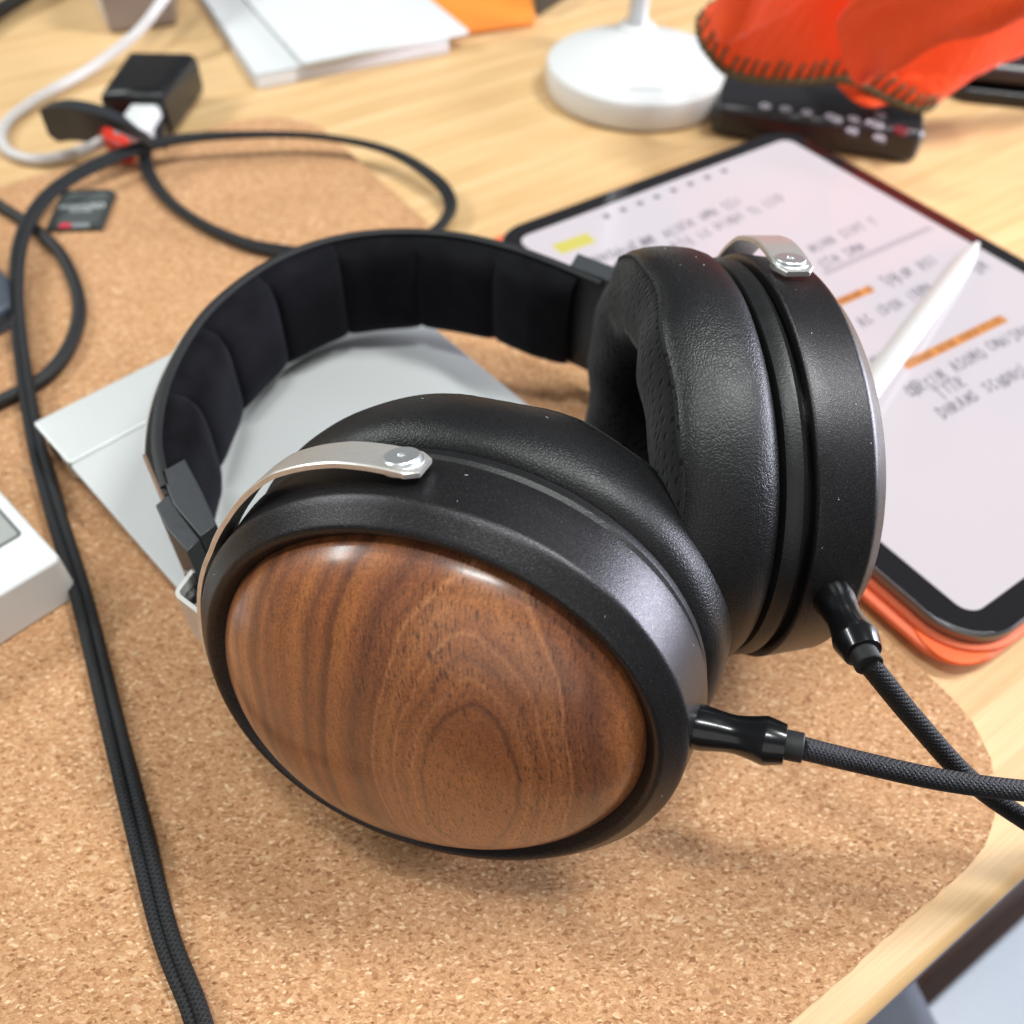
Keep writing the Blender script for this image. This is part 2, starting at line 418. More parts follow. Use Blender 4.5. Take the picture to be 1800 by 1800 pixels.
def box(w, d, h, bev=.001, seg=3, c=(0, 0, 0)):
    bm = bmesh.new(); bmesh.ops.create_cube(bm, size=1)
    for v in bm.verts: v.co = Vector((v.co.x * w + c[0], v.co.y * d + c[1], v.co.z * h + c[2]))
    if bev: bmesh.ops.bevel(bm, geom=list(bm.edges), offset=bev, segments=seg, affect='EDGES', profile=.5)
    me = bpy.data.meshes.new('box'); bm.to_mesh(me); bm.free()
    for p in me.polygons: p.use_smooth = True
    WN.add(me.name)
    return sharp(me, 60)
def rotz(a, loc=(0, 0, 0)): return Matrix.Translation(loc) @ Matrix.Rotation(a, 4, 'Z')

MAT_Z = .003
E1 = Vector((.815, .579, 0)).normalized(); E2 = Vector((-E1.y, E1.x, 0)); DESK_A = math.atan2(E1.y, E1.x)

# ------------------------------------------------------------------ the setting
floor = put('floor', box(4, 4, .02, 0), plain('brown_floor', (.14, .06, .025), .4, noise=.3, nscale=8), None, rotz(DESK_A, (0, 0, -.73)))
tag(floor, kind='structure')
desk = thing('desk', (0, 0, 0), 'light bamboo desk top with its front edge at the lower right', 'desk')
dw = Matrix.Translation(E1 * .1) @ rotz(DESK_A)
put('desk_top', box(2.0, .9, .026, .0035, 4, (0, -.0085 + .45, -.013)), M['bamboo'], desk, dw)
put('edge_rail', box(2.0, .0035, .006, .001, 2, (0, -.0080, -.0295)), plain('grey_rail', (.16, .15, .18), .5, .2, noise=.1), desk, dw)
for sx in (-.85, .85):
    for sy in (.05, .82): put('leg', box(.05, .05, .68, .004, 2, (sx, sy, -.379)), M['white'], desk, dw)

def mat_outline():
    x0, x1, y0, y1, r = -.62, .177, .0014, .453, .036
    o = [(E1 * p[0] + E2 * p[1]) for p in rrect(x1 - x0, y1 - y0, r, 20, ((x0 + x1) / 2, (y0 + y1) / 2))]
    out = []
    for i, p in enumerate(o):                                   # ragged cut edge
        q = o[(i + 1) % len(o)]; n = max(1, int((q - p).length / .0022))
        for k in range(n):
            pt = p.lerp(q, k / n); out.append((pt.x + random.gauss(0, .00014), pt.y + random.gauss(0, .00014)))
    return out
mo = put('desk_mat', prism(mat_outline(), .0003, MAT_Z, 0, smooth=False), M['cork'])
tag(mo, 'brown cork desk mat with rounded corners lying under the headphones', 'desk mat')

# ------------------------------------------------------------------ headphones
a0, b0, DEP, TP, DP, TC, DC, SC = 0.05487, 0.04889, 0.01352, 1.5112, 0.00812, -0.1082, 0.00654, 1.032
KH = (0.0077, -0.00234, -0.00243, 0.00152)
def cup_frame(x, y, z, az, el, sp):
    n = Vector((math.cos(el) * math.cos(az), math.cos(el) * math.sin(az), math.sin(el)))
    h = Vector((0, 0, 1)).cross(n).normalized(); v = n.cross(h)
    u = h * math.cos(sp) + v * math.sin(sp); vv = -h * math.sin(sp) + v * math.cos(sp)
    return frame_m((x, y, z), u, vv, n)
NEAR = cup_frame(-.01729, .09516, .05765, -1.89437, .26358, .27084)
FAR = cup_frame(.07011, .17188, .05576, .10968, -.03663, -.30378)
def rim(off, h, mir, n=240, t=None):
    out = []
    for t in ([2 * math.pi * k / n for k in range(n)] if t is None else t):
        r = 1 + KH[0] * math.cos(3 * t) + KH[1] * math.sin(3 * t) + KH[2] * math.cos(4 * t) + KH[3] * math.sin(4 * t)
        s = 1 + (SC - 1) * min(1, max(0, -h / DEP))
        out.append(Vector(((a0 * s + off) * r * math.cos(t) * (-1 if mir else 1), (b0 * s + off) * r * math.sin(t), h)))
    return out
def shell(prof, mir, cap0=False, cap1=False, n=240, ang=30):
    V, F = loft([rim(o, h, mir, n) for o, h in prof], True, cap0, cap1)
    return sharp(mesh('shell', V, F), ang)

hp = thing('headphones', (.02, .14, MAT_Z), 'over-ear headphones with walnut caps and black pads lying on the cork mat', 'headphones')

def pivot_frame(mir, h=-DP, off=.002, t=TP):
    p = rim(off, h, mir, t=[t])[0]; q = rim(off, h, mir, t=[t + .02])[0]
    tx = (q - p).normalized() * (-1 if mir else 1)
    z = Vector((0, 0, 1)); out = tx.cross(z)
    if out.dot(p) < 0: out = -out
    return p, tx, out

def build_cup(MW, mir, side):
    body = put('ear_cup', shell([(-.016, -.0005), (-.0105, -.0002), (-.0080, .0012), (-.0061, .0036), (-.0056, .0041), (-.0050, .0043), (-.0044, .0042), (-.0040, .0039), (-.0037, .0036), (-.0012, .0012), (-.0009, .0009), (-.0005, .00045), (-.00018, .00005), (0, -.0005), (0, -.0009), (0, -.004), (0, -.009), (0, -.0126), (-.0001, -.0131), (-.0004, -.0134), (-.0008, -.0136), (-.0014, -.0137), (-.004, -.0137)], mir), M['cast'], hp, MW)
    # the side wall is a separate, slightly brighter finish
    body['label'] = 'black metal ear cup ring, ' + side
    # wooden cap
    prof = []; H, p, off, n0 = .0185, 1.95, -.0072, -.0006
    rings = []
    for k in range(26):
        rho = math.cos(math.pi / 2 * k / 26)
        base = rim(off, 0, mir); hh = n0 + H * (1 - rho ** p) ** (1 / p)
        rings.append([Vector((q.x * rho, q.y * rho, hh)) for q in base])
    base = rim(off, 0, mir); rings.insert(0, [Vector((q.x, q.y, -.004)) for q in base])
    V, F = loft(rings, True, False, True)
    cap = put('wooden_cap', mesh('cap', V, F), M['walnut'], body, MW)
    # shadow gap and pad skirt
    put('gap_ring', shell([(-.0060, -.0133), (-.0036, -.0136), (-.0036, -.0162), (-.0070, -.0165)], mir), M['gloss'], body, MW)
    put('pad_skirt', shell([(-.012, -.0146), (-.0034, -.0146), (-.0018, -.0150), (-.0010, -.0162), (-.0010, -.0180), (-.0018, -.0196), (-.0034, -.0204), (-.006, -.0206)], mir), M['soft'], body, MW)
    # ear pad: leather outside, mesh fabric towards the head
    prof = [(-.0065, -.0200), (-.0036, -.0203), (-.0012, -.0215), (.0005, -.0236), (.0014, -.0265), (.0018, -.0300), (.0019, -.0335), (.0016, -.0370), (.0009, -.0398), (-.0001, -.0413), (-.0008, -.0418)]
    def pad(prof, dz=lambda t, f: 0):
        rings = []
        for o, h in prof:
            ring = rim(o, h, mir)
            for i, q in enumerate(ring):
                t = 2 * math.pi * i / len(ring); f = max(0, (-h - .02) / .022)
                q.z -= (-.0030 * (.5 - .5 * math.cos(t)) + .0012 + .0006 * math.sin(t * 7 + 1) + .0004 * math.sin(t * 13)) * min(1, f)
                w = 1 + (.0035 * math.sin(t * 5 + .5) + .0025 * math.sin(t * 11 + 2)) * min(1, f)
                q.x *= w; q.y *= w
            rings.append(ring)
        return rings
    V, F = loft(pad(prof)); put('ear_pad', mesh('pad', V, F), M['leather'], body, MW)
    prof2 = [(-.0004, -.0413), (-.0014, -.0424), (-.0036, -.0436), (-.0070, -.0446), (-.0110, -.0448), (-.0155, -.0442), (-.0190, -.0424), (-.0212, -.0390), (-.0222, -.0340), (-.0224, -.0200)]
    V, F = loft(pad(prof2)); put('pad_face', mesh('padface', V, F), M['mesh'], body, MW)
    base = rim(-.019, -.0205, mir); V = base; put('driver_cover', mesh('driver', V, [tuple(range(len(V)))]), M['velour'], body, MW)
    # stitched seam piping between leather and mesh, and at the skirt
    def ringtube(path, r, seg=8):
        n = len(path); V = []; F = []
        for i, p in enumerate(path):
            t = (path[(i + 1) % n] - path[i - 1]).normalized(); z = Vector((0, 0, 1)); s = t.cross(z).normalized()
            rr = r * (1 + .25 * random.random())
            for k in range(seg):
                a = 2 * math.pi * k / seg; V.append(p + s * math.cos(a) * rr + z * math.sin(a) * rr)
        for i in range(n):
            for k in range(seg):
                F.append((i * seg + k, i * seg + (k + 1) % seg, ((i + 1) % n) * seg + (k + 1) % seg, ((i + 1) % n) * seg + k))
        return mesh('ringtube', V, F)
    put('seam', ringtube(pad([(-.0004, -.0416)])[0], .0004), M['mesh'], body, MW)
    return body
near_cup = build_cup(NEAR, False, 'near one')
far_cup = build_cup(FAR, True, 'far one')

def build_yoke(MW, mir):
    """flat strap from the upper pivot round the head side of the cup to the lower pivot"""
    W, T = .0090, .0012; sgn = -1 if mir else 1
    ts = [TP - .085 + (2 * (math.pi) - 2 * TP + 2 * .085 + 2 * (TP - math.pi / 2) * 0) * k / 240 for k in range(241)]
    def offs(t):
        d = math.degrees(min(t, 2 * math.pi - t))
        return float(np.interp(d, (80, 84, 91, 98, 105, 112, 119, 130, 142, 152, 180), (.0026, .0030, .0040, .0049, .0052, .0053, .0045, .0030, .0021, .0024, .0030)))
    pts = [rim(offs(t), 0, mir, t=[t])[0] for t in ts]
    rows = []
    for i, p in enumerate(pts):
        tn = (pts[min(i + 1, 240)] - pts[max(i - 1, 0)]).normalized(); out = tn.cross(Vector((0, 0, 1))).normalized()
        if out.dot(p) < 0: out = -out
        f = i / 240; e = min(f, 1 - f); wd = W * (1 if e > .012 else .62 + .38 * e / .012)
        zc = -.0074
        r = []
        for (sw, st) in ((-.5, -.5), (-.5, .3), (-.46, .5), (.46, .5), (.5, .3), (.5, -.5), (.46, -.5), (-.46, -.5)):
            r.append(p + out * (st * T) + Vector((0, 0, zc + sw * wd)))
        rows.append(r)
    V, F = loft(rows, True, True, True)
    y = put('yoke', sharp(mesh('yoke', V, F), 30), M['brushed'], hp, MW)
    for tt in (TP, 2 * math.pi - TP):
        p, tx, out = pivot_frame(mir, -.0078, .0032, tt)
        zz = Vector((0, 0, 1)); fm = MW @ frame_m(p, tx, out.cross(tx), out) if True else None
        R = .0036
        put('pivot_screw', lathe([(R, -.0012), (R, .0002), (R - .00025, .00045), (.0008, .00050), (.0006, .0001), (.0001, .0001)], 40), M['screw'], y, fm)
        put('washer', lathe([(.0043, -.0020), (.0043, -.0006), (.0041, -.0004), (.003, -.0004)], 40), M['screw'], y, fm)
    return y
yn = build_yoke(NEAR, False)
yf = build_yoke(FAR, True)

def lint(MW, mir, spots, parent, nm):
    V = []; F = []
    for off, h, t in spots:
        p, q = rim(off, h, mir, t=[t])[0], rim(off, h, mir, t=[t + random.uniform(-.012, .012)])[0]
        q.z += random.uniform(-.0004, .0004); m_ = p.lerp(q, .5) + Vector((random.uniform(-1, 1), random.uniform(-1, 1), random.uniform(-1, 1))) * .00025
        for a_, b_ in ((p, m_), (m_, q)):
            k = len(V); e = Vector((0, 0, .00005)); V += [a_ - e, a_ + e, b_ + e, b_ - e]; F.append((k, k + 1, k + 2, k + 3))
    o = put(nm, mesh('lint', V, F), M['lint'], parent, MW); o['kind'] = 'stuff'; return o
M['lint'] = plain('pale_lint', (.75, .75, .72), .8)
lint(NEAR, False, [(.00012, random.uniform(-.012, -.001), random.uniform(.2, 2.2)) for _ in range(6)] + [(-.0024 + .00012, .0025, random.uniform(-.4, 2.6)) for _ in range(5)] + [(.0020, random.uniform(-.036, -.028), random.uniform(.9, 2.4)) for _ in range(5)], near_cup, 'lint')
lint(FAR, True, [(.00012, random.uniform(-.012, -.001), random.uniform(-.2, 2.0)) for _ in range(9)] + [(.0020, random.uniform(-.036, -.028), random.uniform(.4, 2.2)) for _ in range(5)], far_cup, 'lint')

# headband: outer strap, spring strip, cushion panels
HB = [(-.0870, .1500), (-.0950, .1690), (-.0985, .1940), (-.0955, .2210), (-.0865, .2420), (-.0745, .2570), (-.0585, .2670), (-.0405, .2710), (-.0215, .2700), (-.0035, .2640), (.0085, .2575), (.0200, .2500), (.0290, .2440)]
HBP = catmull([(x, y, 0) for x, y in HB], 16)
HZ0, HZ1 = .0205, .0572
def along(path, f):
    L = [0]
    for i in range(1, len(path)): L.append(L[-1] + (path[i] - path[i - 1]).length)
    s = f * L[-1]; i = max(1, min(len(L) - 1, int(np.searchsorted(L, s))))
    t = (s - L[i - 1]) / max(1e-9, L[i] - L[i - 1]); p = path[i - 1].lerp(path[i], t)
    j0, j1 = max(0, i - 3), min(len(path) - 1, i + 2)
    tn = (path[j1] - path[j0]).normalized(); return p, tn, Vector((tn.y, -tn.x, 0))     # inward normal
def strap(f0, f1, o0, o1, z0, z1, n=120, rnd=.001, bulge=0):
    rows = []
    for k in range(n + 1):
        p, tn, inn = along(HBP, f0 + (f1 - f0) * k / n)
        sec = [(o0, z0 + rnd), (o0 + (o1 - o0) * .25, z0), (o1 - (o1 - o0) * .25, z0), (o1, z0 + rnd), (o1, z1 - rnd), (o1 - (o1 - o0) * .25, z1), (o0 + (o1 - o0) * .25, z1), (o0, z1 - rnd)]
        rows.append([p + inn * o + Vector((0, 0, z)) for o, z in sec])
    V, F = loft(rows, True, True, True); return sharp(mesh('strap', V, F), 50)
band = put('headband', strap(.0, 1.0, 0, .0020, HZ0, HZ1), plain('band_leather', (.012, .012, .013), .5, noise=.3, bumpy=.3, bscale=1500), hp)
put('spring_strip', strap(.085, .93, -.0036, -.0026, .032, .0540), M['bracket'], band)
put('piping', strap(.01, .99, -.0003, .0026, HZ1 - .0004, HZ1 + .0010, rnd=.0004), M['rubber'], band)
NPAN = 7
for k in range(NPAN):
    f0, f1 = .045 + (.955 - .045) * k / NPAN, .045 + (.955 - .045) * (k + 1) / NPAN
    nu, nv = 26, 18; V = []
    for i in range(nu + 1):
        s = i / nu; p, tn, inn = along(HBP, f0 + (f1 - f0) * s)
        for j in range(nv + 1):
            q = j / nv
            hs = (1 - abs(2 * s - 1) ** 3.2) ** .55; hq = (1 - abs(2 * q - 1) ** 4.5) ** .45
            ease = min(1, (f0 + (f1 - f0) * s) / .12) * min(1, (1 - (f0 + (f1 - f0) * s)) / .10)
            d = .0022 + (.0064 + (.0034) * hs) * hq * (.45 + .55 * ease)
            V.append(p + inn * d + Vector((0, 0, HZ0 + .0004 + (HZ1 - HZ0 - .0008) * q)))
    F = [(i * (nv + 1) + j, (i + 1) * (nv + 1) + j, (i + 1) * (nv + 1) + j + 1, i * (nv + 1) + j + 1) for i in range(nu) for j in range(nv)]
    put('cushion_panel', mesh('panel', V, F), M['velour'], band)

# sliders at both ends of the band
def hexa(P4, z0, z1, bev=.0004):
    """block on a four-cornered footprint"""
    return prism([(p[0], p[1]) for p in P4], z0, z1, bev, 3)
sl = put('slider_block', hexa([(-.0893, .1570), (-.0835, .1465), (-.0742, .1362), (-.0712, .1402), (-.0775, .1510), (-.0845, .1618)], .0215, .0582), M['plastic'], hp)
put('slider_cover', hexa([(-.0880, .1465), (-.0832, .1390), (-.0766, .1322), (-.0744, .1360), (-.0808, .1435), (-.0858, .1505)], .0235, .0574), M['plastic'], sl)
sf = put('slider_block', hexa([(.0165, .2510), (.0190, .2580), (.0400, .2450), (.0360, .2385)], .0205, .0590), M['plastic'], hp)
put('slider_cover', hexa([(.0300, .2530), (.0320, .2590), (.0520, .2470), (.0490, .2400)], .0225, .0560), M['plastic'], sf)
for z in (.047, .027):
    put('screw_hole', lathe([(.0013, 0), (.0011, .0006), (.0004, .0002)], 20), M['recess'], sf, frame_m((.0255, .2449, z), (.85, -.5, 0), (0, 0, 1), (-.5, -.85, 0)))

# folded steel bracket that joins the near yoke to its slider
def folded(path, wdir, wid, T=.0011):
    path = [Vector(p) for p in path]; wdir = Vector(wdir).normalized(); rows = []
    for i, p in enumerate(path):
        tn = (path[min(i + 1, len(path) - 1)] - path[max(i - 1, 0)]).normalized(); nn = tn.cross(wdir).normalized()
        rows.append([p + nn * (s * T) + wdir * (w * wid) for w, s in ((0, -.5), (0, .5), (1, .5), (1, -.5))])
    V, F = loft(rows, True, True, True); return sharp(mesh('folded', V, F), 40)
def bracket(A, B, Cc, wdir, wid, parent):
    A, B, Cc = Vector(A), Vector(B), Vector(Cc)
    p = [A.lerp(B, t) for t in (0, .3, .6, .85)] + [B + (A - B) * .15 * (1 - t) ** 2 + (Cc - B) * .12 * t * t for t in (.3, .5, .7)] + [B.lerp(Cc, t) for t in (.12, .35, .7, 1)]
    return put('bracket', folded(p, wdir, wid), M['steel'], parent)
zb = .0475
bA, bB, bC = at(358, 976, zb), at(308, 1043, zb), at(356, 1080, zb)
bp = [bA, bA.lerp(bB, .35), bA.lerp(bB, .7), bA.lerp(bB, .90), bB + ((bA - bB).normalized() + (bC - bB).normalized()) * .0004, bB.lerp(bC, .14), bB.lerp(bC, .5), bC, bC + Vector((.003, -.004, 0))]
put('bracket', folded([p - Vector((0, 0, .0175)) for p in bp], (0, 0, 1), .0175), M['bracket'], yn)
put('slider_pin', tube([at(332, 1002, .043), at(362, 1012, .043)], .0019, 20), M['steel'], yn)
put('hinge_block', box(.0065, .008, .012, .001, 2), M['gloss'], yn, rotz(-1.0, (bB.lerp(bA.lerp(bC, .5), .75).x, bB.lerp(bA.lerp(bC, .5), .75).y, .0385)))
put('bracket', folded([(.0500, .2430, .040), (.0545, .2385, .038), (.0575, .2345, .036)], (0, 0, 1), .009), M['steel'], yf)

# small grey print on the outer face of the near slider
def text(s, size, mw, mat, parent=None, name='lettering', sx=1, ext=.00005):
    cu = bpy.data.curves.new('txt', 'FONT'); cu.body = s; cu.size = size; cu.align_x = 'CENTER'; cu.align_y = 'CENTER'; cu.extrude = ext
    o = bpy.data.objects.new('tmp', cu); C.objects.link(o)
    dg = bpy.context.evaluated_depsgraph_get(); me = bpy.data.meshes.new_from_object(o.evaluated_get(dg)); bpy.data.objects.remove(o)
    if sx != 1:
        for v in me.vertices: v.co.x *= sx
    return put(name, me, mat, parent, mw)
lm = plain('warm_print', (.55, .44, .36), .5)
text('L', .013, frame_m((-.0825, .1391, .040), Vector((.0114, -.0143, 0)).normalized(), (0, 0, 1), Vector((-.0143, -.0114, 0)).normalized()), lm, sl, ext=.0004)

# ------------------------------------------------------------------ headphone cable: plugs and two cords
cable = thing('headphone_cable', (.09, .10, MAT_Z), 'black braided cable with two glossy plugs pushed into the ear cups', 'cable')
def build_plug(MW, mir, scale=1):
    p, tx, out = pivot_frame(mir, -DC, 0, TC)
    fm = MW @ frame_m(p - out * .0015, tx, out.cross(tx), out)
    R = .00455
    pl = put('plug', lathe([(R * .99, 0), (R, .0006), (R * .99, .0025), (R * .88, .0055), (R * .82, .0075), (R * .82, .0088), (R * .87, .0105), (R * .95, .0124), (R * 1.04, .0140), (R * 1.045, .0145), (R * .86, .0180), (R * .82, .0181), (R * .5, .0181)], 56), M['gloss'], cable, fm)
    put('sleeve', lathe([(.0029, .0178), (.0029, .0212), (.0027, .0214), (.0022, .0214)], 32), M['rubber'], pl, fm)
    base = fm @ Vector((0, 0, .0205)); d = (fm.to_3x3() @ Vector((0, 0, 1))).normalized()
    return base, d
bn, dn = build_plug(NEAR, False); bf, df = build_plug(FAR, True)
pathN = catmull([bn, at(1500, 1337, .060), at(1650, 1370, .054), at(1800, 1390, .048), at(1980, 1400, .036), at(2200, 1420, .012), at(2400, 1480, .0055)], 14)
pathF = catmull([bf, at(1605, 1262, .058), at(1702, 1368, .044), at(1810, 1446, .032), at(1950, 1530, .018), at(2150, 1560, .0058), at(2400, 1500, .0055)], 14)
put('cord', tube(pathN, .00225, 20), M['braid'], cable); put('cord', tube(pathF, .00225, 20), M['braid'], cable)

# ------------------------------------------------------------------ twin cord and the thinner one on the left
def twin(P, r, sep, per=12, twist=0):
    path = catmull(P, per); out = [[], []]
    for i, p in enumerate(path):
        tn = (path[min(i + 1, len(path) - 1)] - path[max(i - 1, 0)]).normalized(); s = tn.cross(Vector((0, 0, 1))).normalized()
        a = twist * math.sin(i * .09 + .6); s = s * math.cos(a) + Vector((0, 0, 1)) * math.sin(a)
        out[0].append(p + s * sep); out[1].append(p - s * sep)
    return out
tw = thing('twin_cord', (-.12, .15, MAT_Z), 'thick black twin cord looping from the front left edge behind the headband', 'cord')
A = [(372, 1880, .0062), (340, 1770, .0058), (290, 1640, .0056), (242, 1450, .0056), (192, 1250, .0056), (143, 1050, .0058), (97, 900, .0062), (60, 760, .008), (35, 600, .009), (29, 490, .010), (45, 400, .010), (100, 330, .011), (200, 276, .013), (300, 247, .014), (430, 237, .014), (560, 240, .012), (680, 264, .010), (762, 312, .008), (792, 356, .0056), (778, 392, .0046), (735, 425, .0046), (660, 450, .0044), (580, 452, .0044), (500, 442, .0058), (430, 427, .0058), (350, 391, .0058), (290, 346, .0058), (258, 295, .0060), (256, 250, .009), (262, 222, .010)]
o = twin([at(*p) for p in A], .00165, .00150, 10, .5)
for pth in o: put('strand', tube(pth, .00165, 14), M['braid2'], tw)
c3 = [(-120, 290, .0055), (0, 362, .0055), (60, 402, .0055), (110, 452, .0055), (139, 530, .0055), (126, 600, .0055), (80, 662, .0055), (0, 706, .0055), (-120, 760, .0055)]
put_ = tag(put('audio_cord', tube(catmull([at(*p) for p in c3], 12), .0026, 16), M['rubber']), 'single black cord crossing under the twin cord at the left edge', 'cord')

# ------------------------------------------------------------------ trackpad
tpo = at(58, 743, .0215); ta = math.atan2(.093, .089)
te = Vector((at(610, 465, .0215) - tpo)); te.z = 0; te.normalize(); td = Vector((te.y, -te.x, 0))
tilt = math.radians(7.2); tg = td * math.cos(tilt) + Vector((0, 0, -math.sin(tilt))); tn_ = te.cross(tg); tn_ = tn_ if tn_.z > 0 else -tn_
TPM = frame_m(tpo, te, -tg, te.cross(-tg))
L_ = .131
trk = thing('trackpad', (tpo.x + .03, tpo.y, MAT_Z), 'silver wedge trackpad with a raised back edge lying under the headband', 'trackpad')
put('glass_top', prism(rrect(L_, L_ - .0225, .0012, 3, (L_ / 2, -(L_ + .0225) / 2)), -.0016, 0, .0005, 2), M['alu_glass'], trk, TPM)
put('back_panel', prism(rrect(L_, .0221, .0010, 3, (L_ / 2, -.0110)), -.0016, .0001, .0006, 2), M['alu'], trk, TPM)
put('under_tray', prism(rrect(L_ - .002, L_ - .002, .0012, 3, (L_ / 2, -L_ / 2)), -.0034, -.0017, .0006, 2), M['alu'], trk, TPM)
cyl = TPM @ frame_m((0.001, -.0098, -.0098), (0, 1, 0), (0, 0, 1), (1, 0, 0))
put('battery_tube', lathe([(.0074, 0), (.0084, .0010), (.0086, .002), (.0086, L_ - .004), (.0084, L_ - .003), (.007, L_ - .002)], 48), M['alu'], trk, cyl)
put('end_cap', lathe([(.0060, -.0004), (.0062, .0004)], 36), M['steel'], trk, cyl)
for sx in (.02, L_ - .02): put('foot', lathe([(.004, -.0070), (.004, -.0036)], 20), M['rubber'], trk, TPM @ Matrix.Translation((sx, -L_ + .012, .0005)))

# ------------------------------------------------------------------ white box with a grey display at the left edge
wb_top = .0205; k0 = at(108, 981, wb_top); dA = (at(0, 862, wb_top) - k0).normalized(); dB = Vector((-dA.y, dA.x, 0))
if dB.dot(at(0, 1055, wb_top) - k0) < 0: dB = -dB
wbm = frame_m((k0.x, k0.y, MAT_Z), -dB, dA, (0, 0, 1)) if (-dB).cross(dA).z > 0 else frame_m((k0.x, k0.y, MAT_Z), dB, dA, (0, 0, 1))
sg = -1 if (-dB).cross(dA).z > 0 else 1
wb = thing('display_box', (k0.x, k0.y, MAT_Z), 'white plastic box with an inset grey display, cut off by the left edge', 'device')
put('housing', prism(rrect(.09, .09, .0025, 5, (sg * .045, .045)), 0, wb_top - MAT_Z, .0010, 3), M['white'], wb, wbm)
put('display', prism(rrect(.060, .060, .0010, 3, (sg * (.030 + .0044), .030 + .0168)), .0170, wb_top - MAT_Z + .0002, 0), plain('lcd_grey', (.30, .32, .30), .3), wb, wbm)
put('display_frame', prism(rrect(.0620, .0620, .0015, 3, (sg * (.030 + .0044), .030 + .0168)), .0165, wb_top - MAT_Z + .0001, 0), plain('dark_line', (.10, .11, .11), .5), wb, wbm)

# ------------------------------------------------------------------ tablet in a coral folio
TZ = .0130; tyaw = -.9483
TC_ = Vector((.1305, .2905, 0)); TM = rotz(tyaw, (TC_.x, TC_.y, 0))        # x: long axis to the lower right, y: short axis
tab = thing('tablet', (TC_.x, TC_.y, MAT_Z), 'large tablet showing handwritten notes in a coral folio right of the headphones', 'tablet')
coral = plain('coral_cover', (.80, .17, .07), .6, noise=.08, nscale=600, bumpy=.1)
coral2 = plain('bright_coral_lining', (.86, .13, .015), .5, noise=.06)
put('folio_back', prism(rrect(.2555, .1865, .016, 10, (-.0022, -.0012)), .0034, .0062, .0010, 3), coral, tab, TM)
put('folio_corner', prism(rrect(.022, .022, .010, 8, (.1135, -.0825)), .0055, .0068, .0004, 2), coral2, tab, TM)
put('folio_rim', prism(rrect(.2515, .1825, .0190, 10), .0062, .0082, .0008, 2), coral, tab, TM)
put('tablet_body', prism(rrect(.2480, .1790, .0175, 12), .0083, .0128, .0012, 4), plain('space_grey_aluminium', (.20, .20, .21), .3, .85, noise=.05), tab, TM)
put('bezel', prism(rrect(.2466, .1776, .0168, 12), .0120, TZ, .0003, 1), plain('black_glass', (.012, .011, .013), .12, coat=.4), tab, TM)
SW, SH = .2290, .1600
m, nt, b = new_mat('lit_screen'); N = NT(nt)
b.inputs['Base Color'].default_value = (.05, .05, .05, 1); b.inputs['Roughness'].default_value = .12
g = N.noise(N.coord(), 9, 2); ec = N.ramp(g, [(.3, (.72, .65, .71)), (.7, (.75, .68, .72))])
N.l(ec, b.inputs['Emission Color']); b.inputs['Emission Strength'].default_value = .99
scr = put('screen', prism(rrect(SW, SH, .0055, 8), TZ - .0002, TZ + .0001, 0, smooth=False), m, tab, TM)
def flatmat(name, col, e=.85):
    return plain(name, tuple(c * .1 for c in col), .3, emit=col, estr=e)
ink = flatmat('grey_ink', (.25, .235, .28)); yel = flatmat('yellow_marker', (.78, .70, .16)); ora = flatmat('orange_marker', (.86, .36, .11)); pg = flatmat('page_rule', (.58, .53, .58)); inkd = flatmat('dark_orange_ink', (.52, .20, .07))
TMi = TM.inverted()
def ontab(px, py): 
    q = TMi @ at(px, py, TZ); return Vector((q.x, q.y, 0))
def ribbon(pts, wd, z, mat, name):
    V = []; F = []
    for i, p in enumerate(pts):
        t = (pts[min(i + 1, len(pts) - 1)] - pts[max(0, i - 1)]); t = t.normalized() if t.length > 0 else Vector((1, 0, 0)); s = Vector((-t.y, t.x, 0)) * wd / 2
        V += [p + s + Vector((0, 0, z)), p - s + Vector((0, 0, z))]
    F = [(2 * i, 2 * i + 1, 2 * i + 3, 2 * i + 2) for i in range(len(pts) - 1)]
    return put(name, mesh('ribbon', V, F, False), mat, scr, TM)
GL = [[[(0, 0), (.4, 1), (.8, 0)], [(.15, .4), (.65, .4)]], [[(.7, 1), (0, 1), (0, 0), (.7, 0)], [(0, .5), (.55, .5)]], [[(.35, 1), (.35, 0)], [(-.05, 1), (.75, 1)]], [[(.4, 1), (.05, .7), (.05, .3), (.4, 0), (.75, .3), (.75, .7), (.4, 1)]],
      [[(0, 0), (0, 1), (.6, .85), (.6, .6), (0, .5), (.7, 0)]], [[(.65, .95), (.2, 1), (.1, .7), (.6, .4), (.5, .05), (0, .1)]], [[(0, 0), (0, 1), (.7, 0), (.7, 1)]], [[(0, 0), (.1, 1), (.4, .3), (.75, 1), (.85, 0)]], [[(.1, 1), (.1, 0), (.6, 0)]],
      [[(.3, 0), (.3, 1)]], [[(.7, .85), (.3, 1), (.05, .5), (.3, 0), (.7, .15)]], [[(0, 0), (0, 1), (.6, .7), (.6, .3), (0, 0)]], [[(0, 1), (0, 0)], [(.65, 1), (.65, 0)], [(0, .5), (.65, .5)]]]
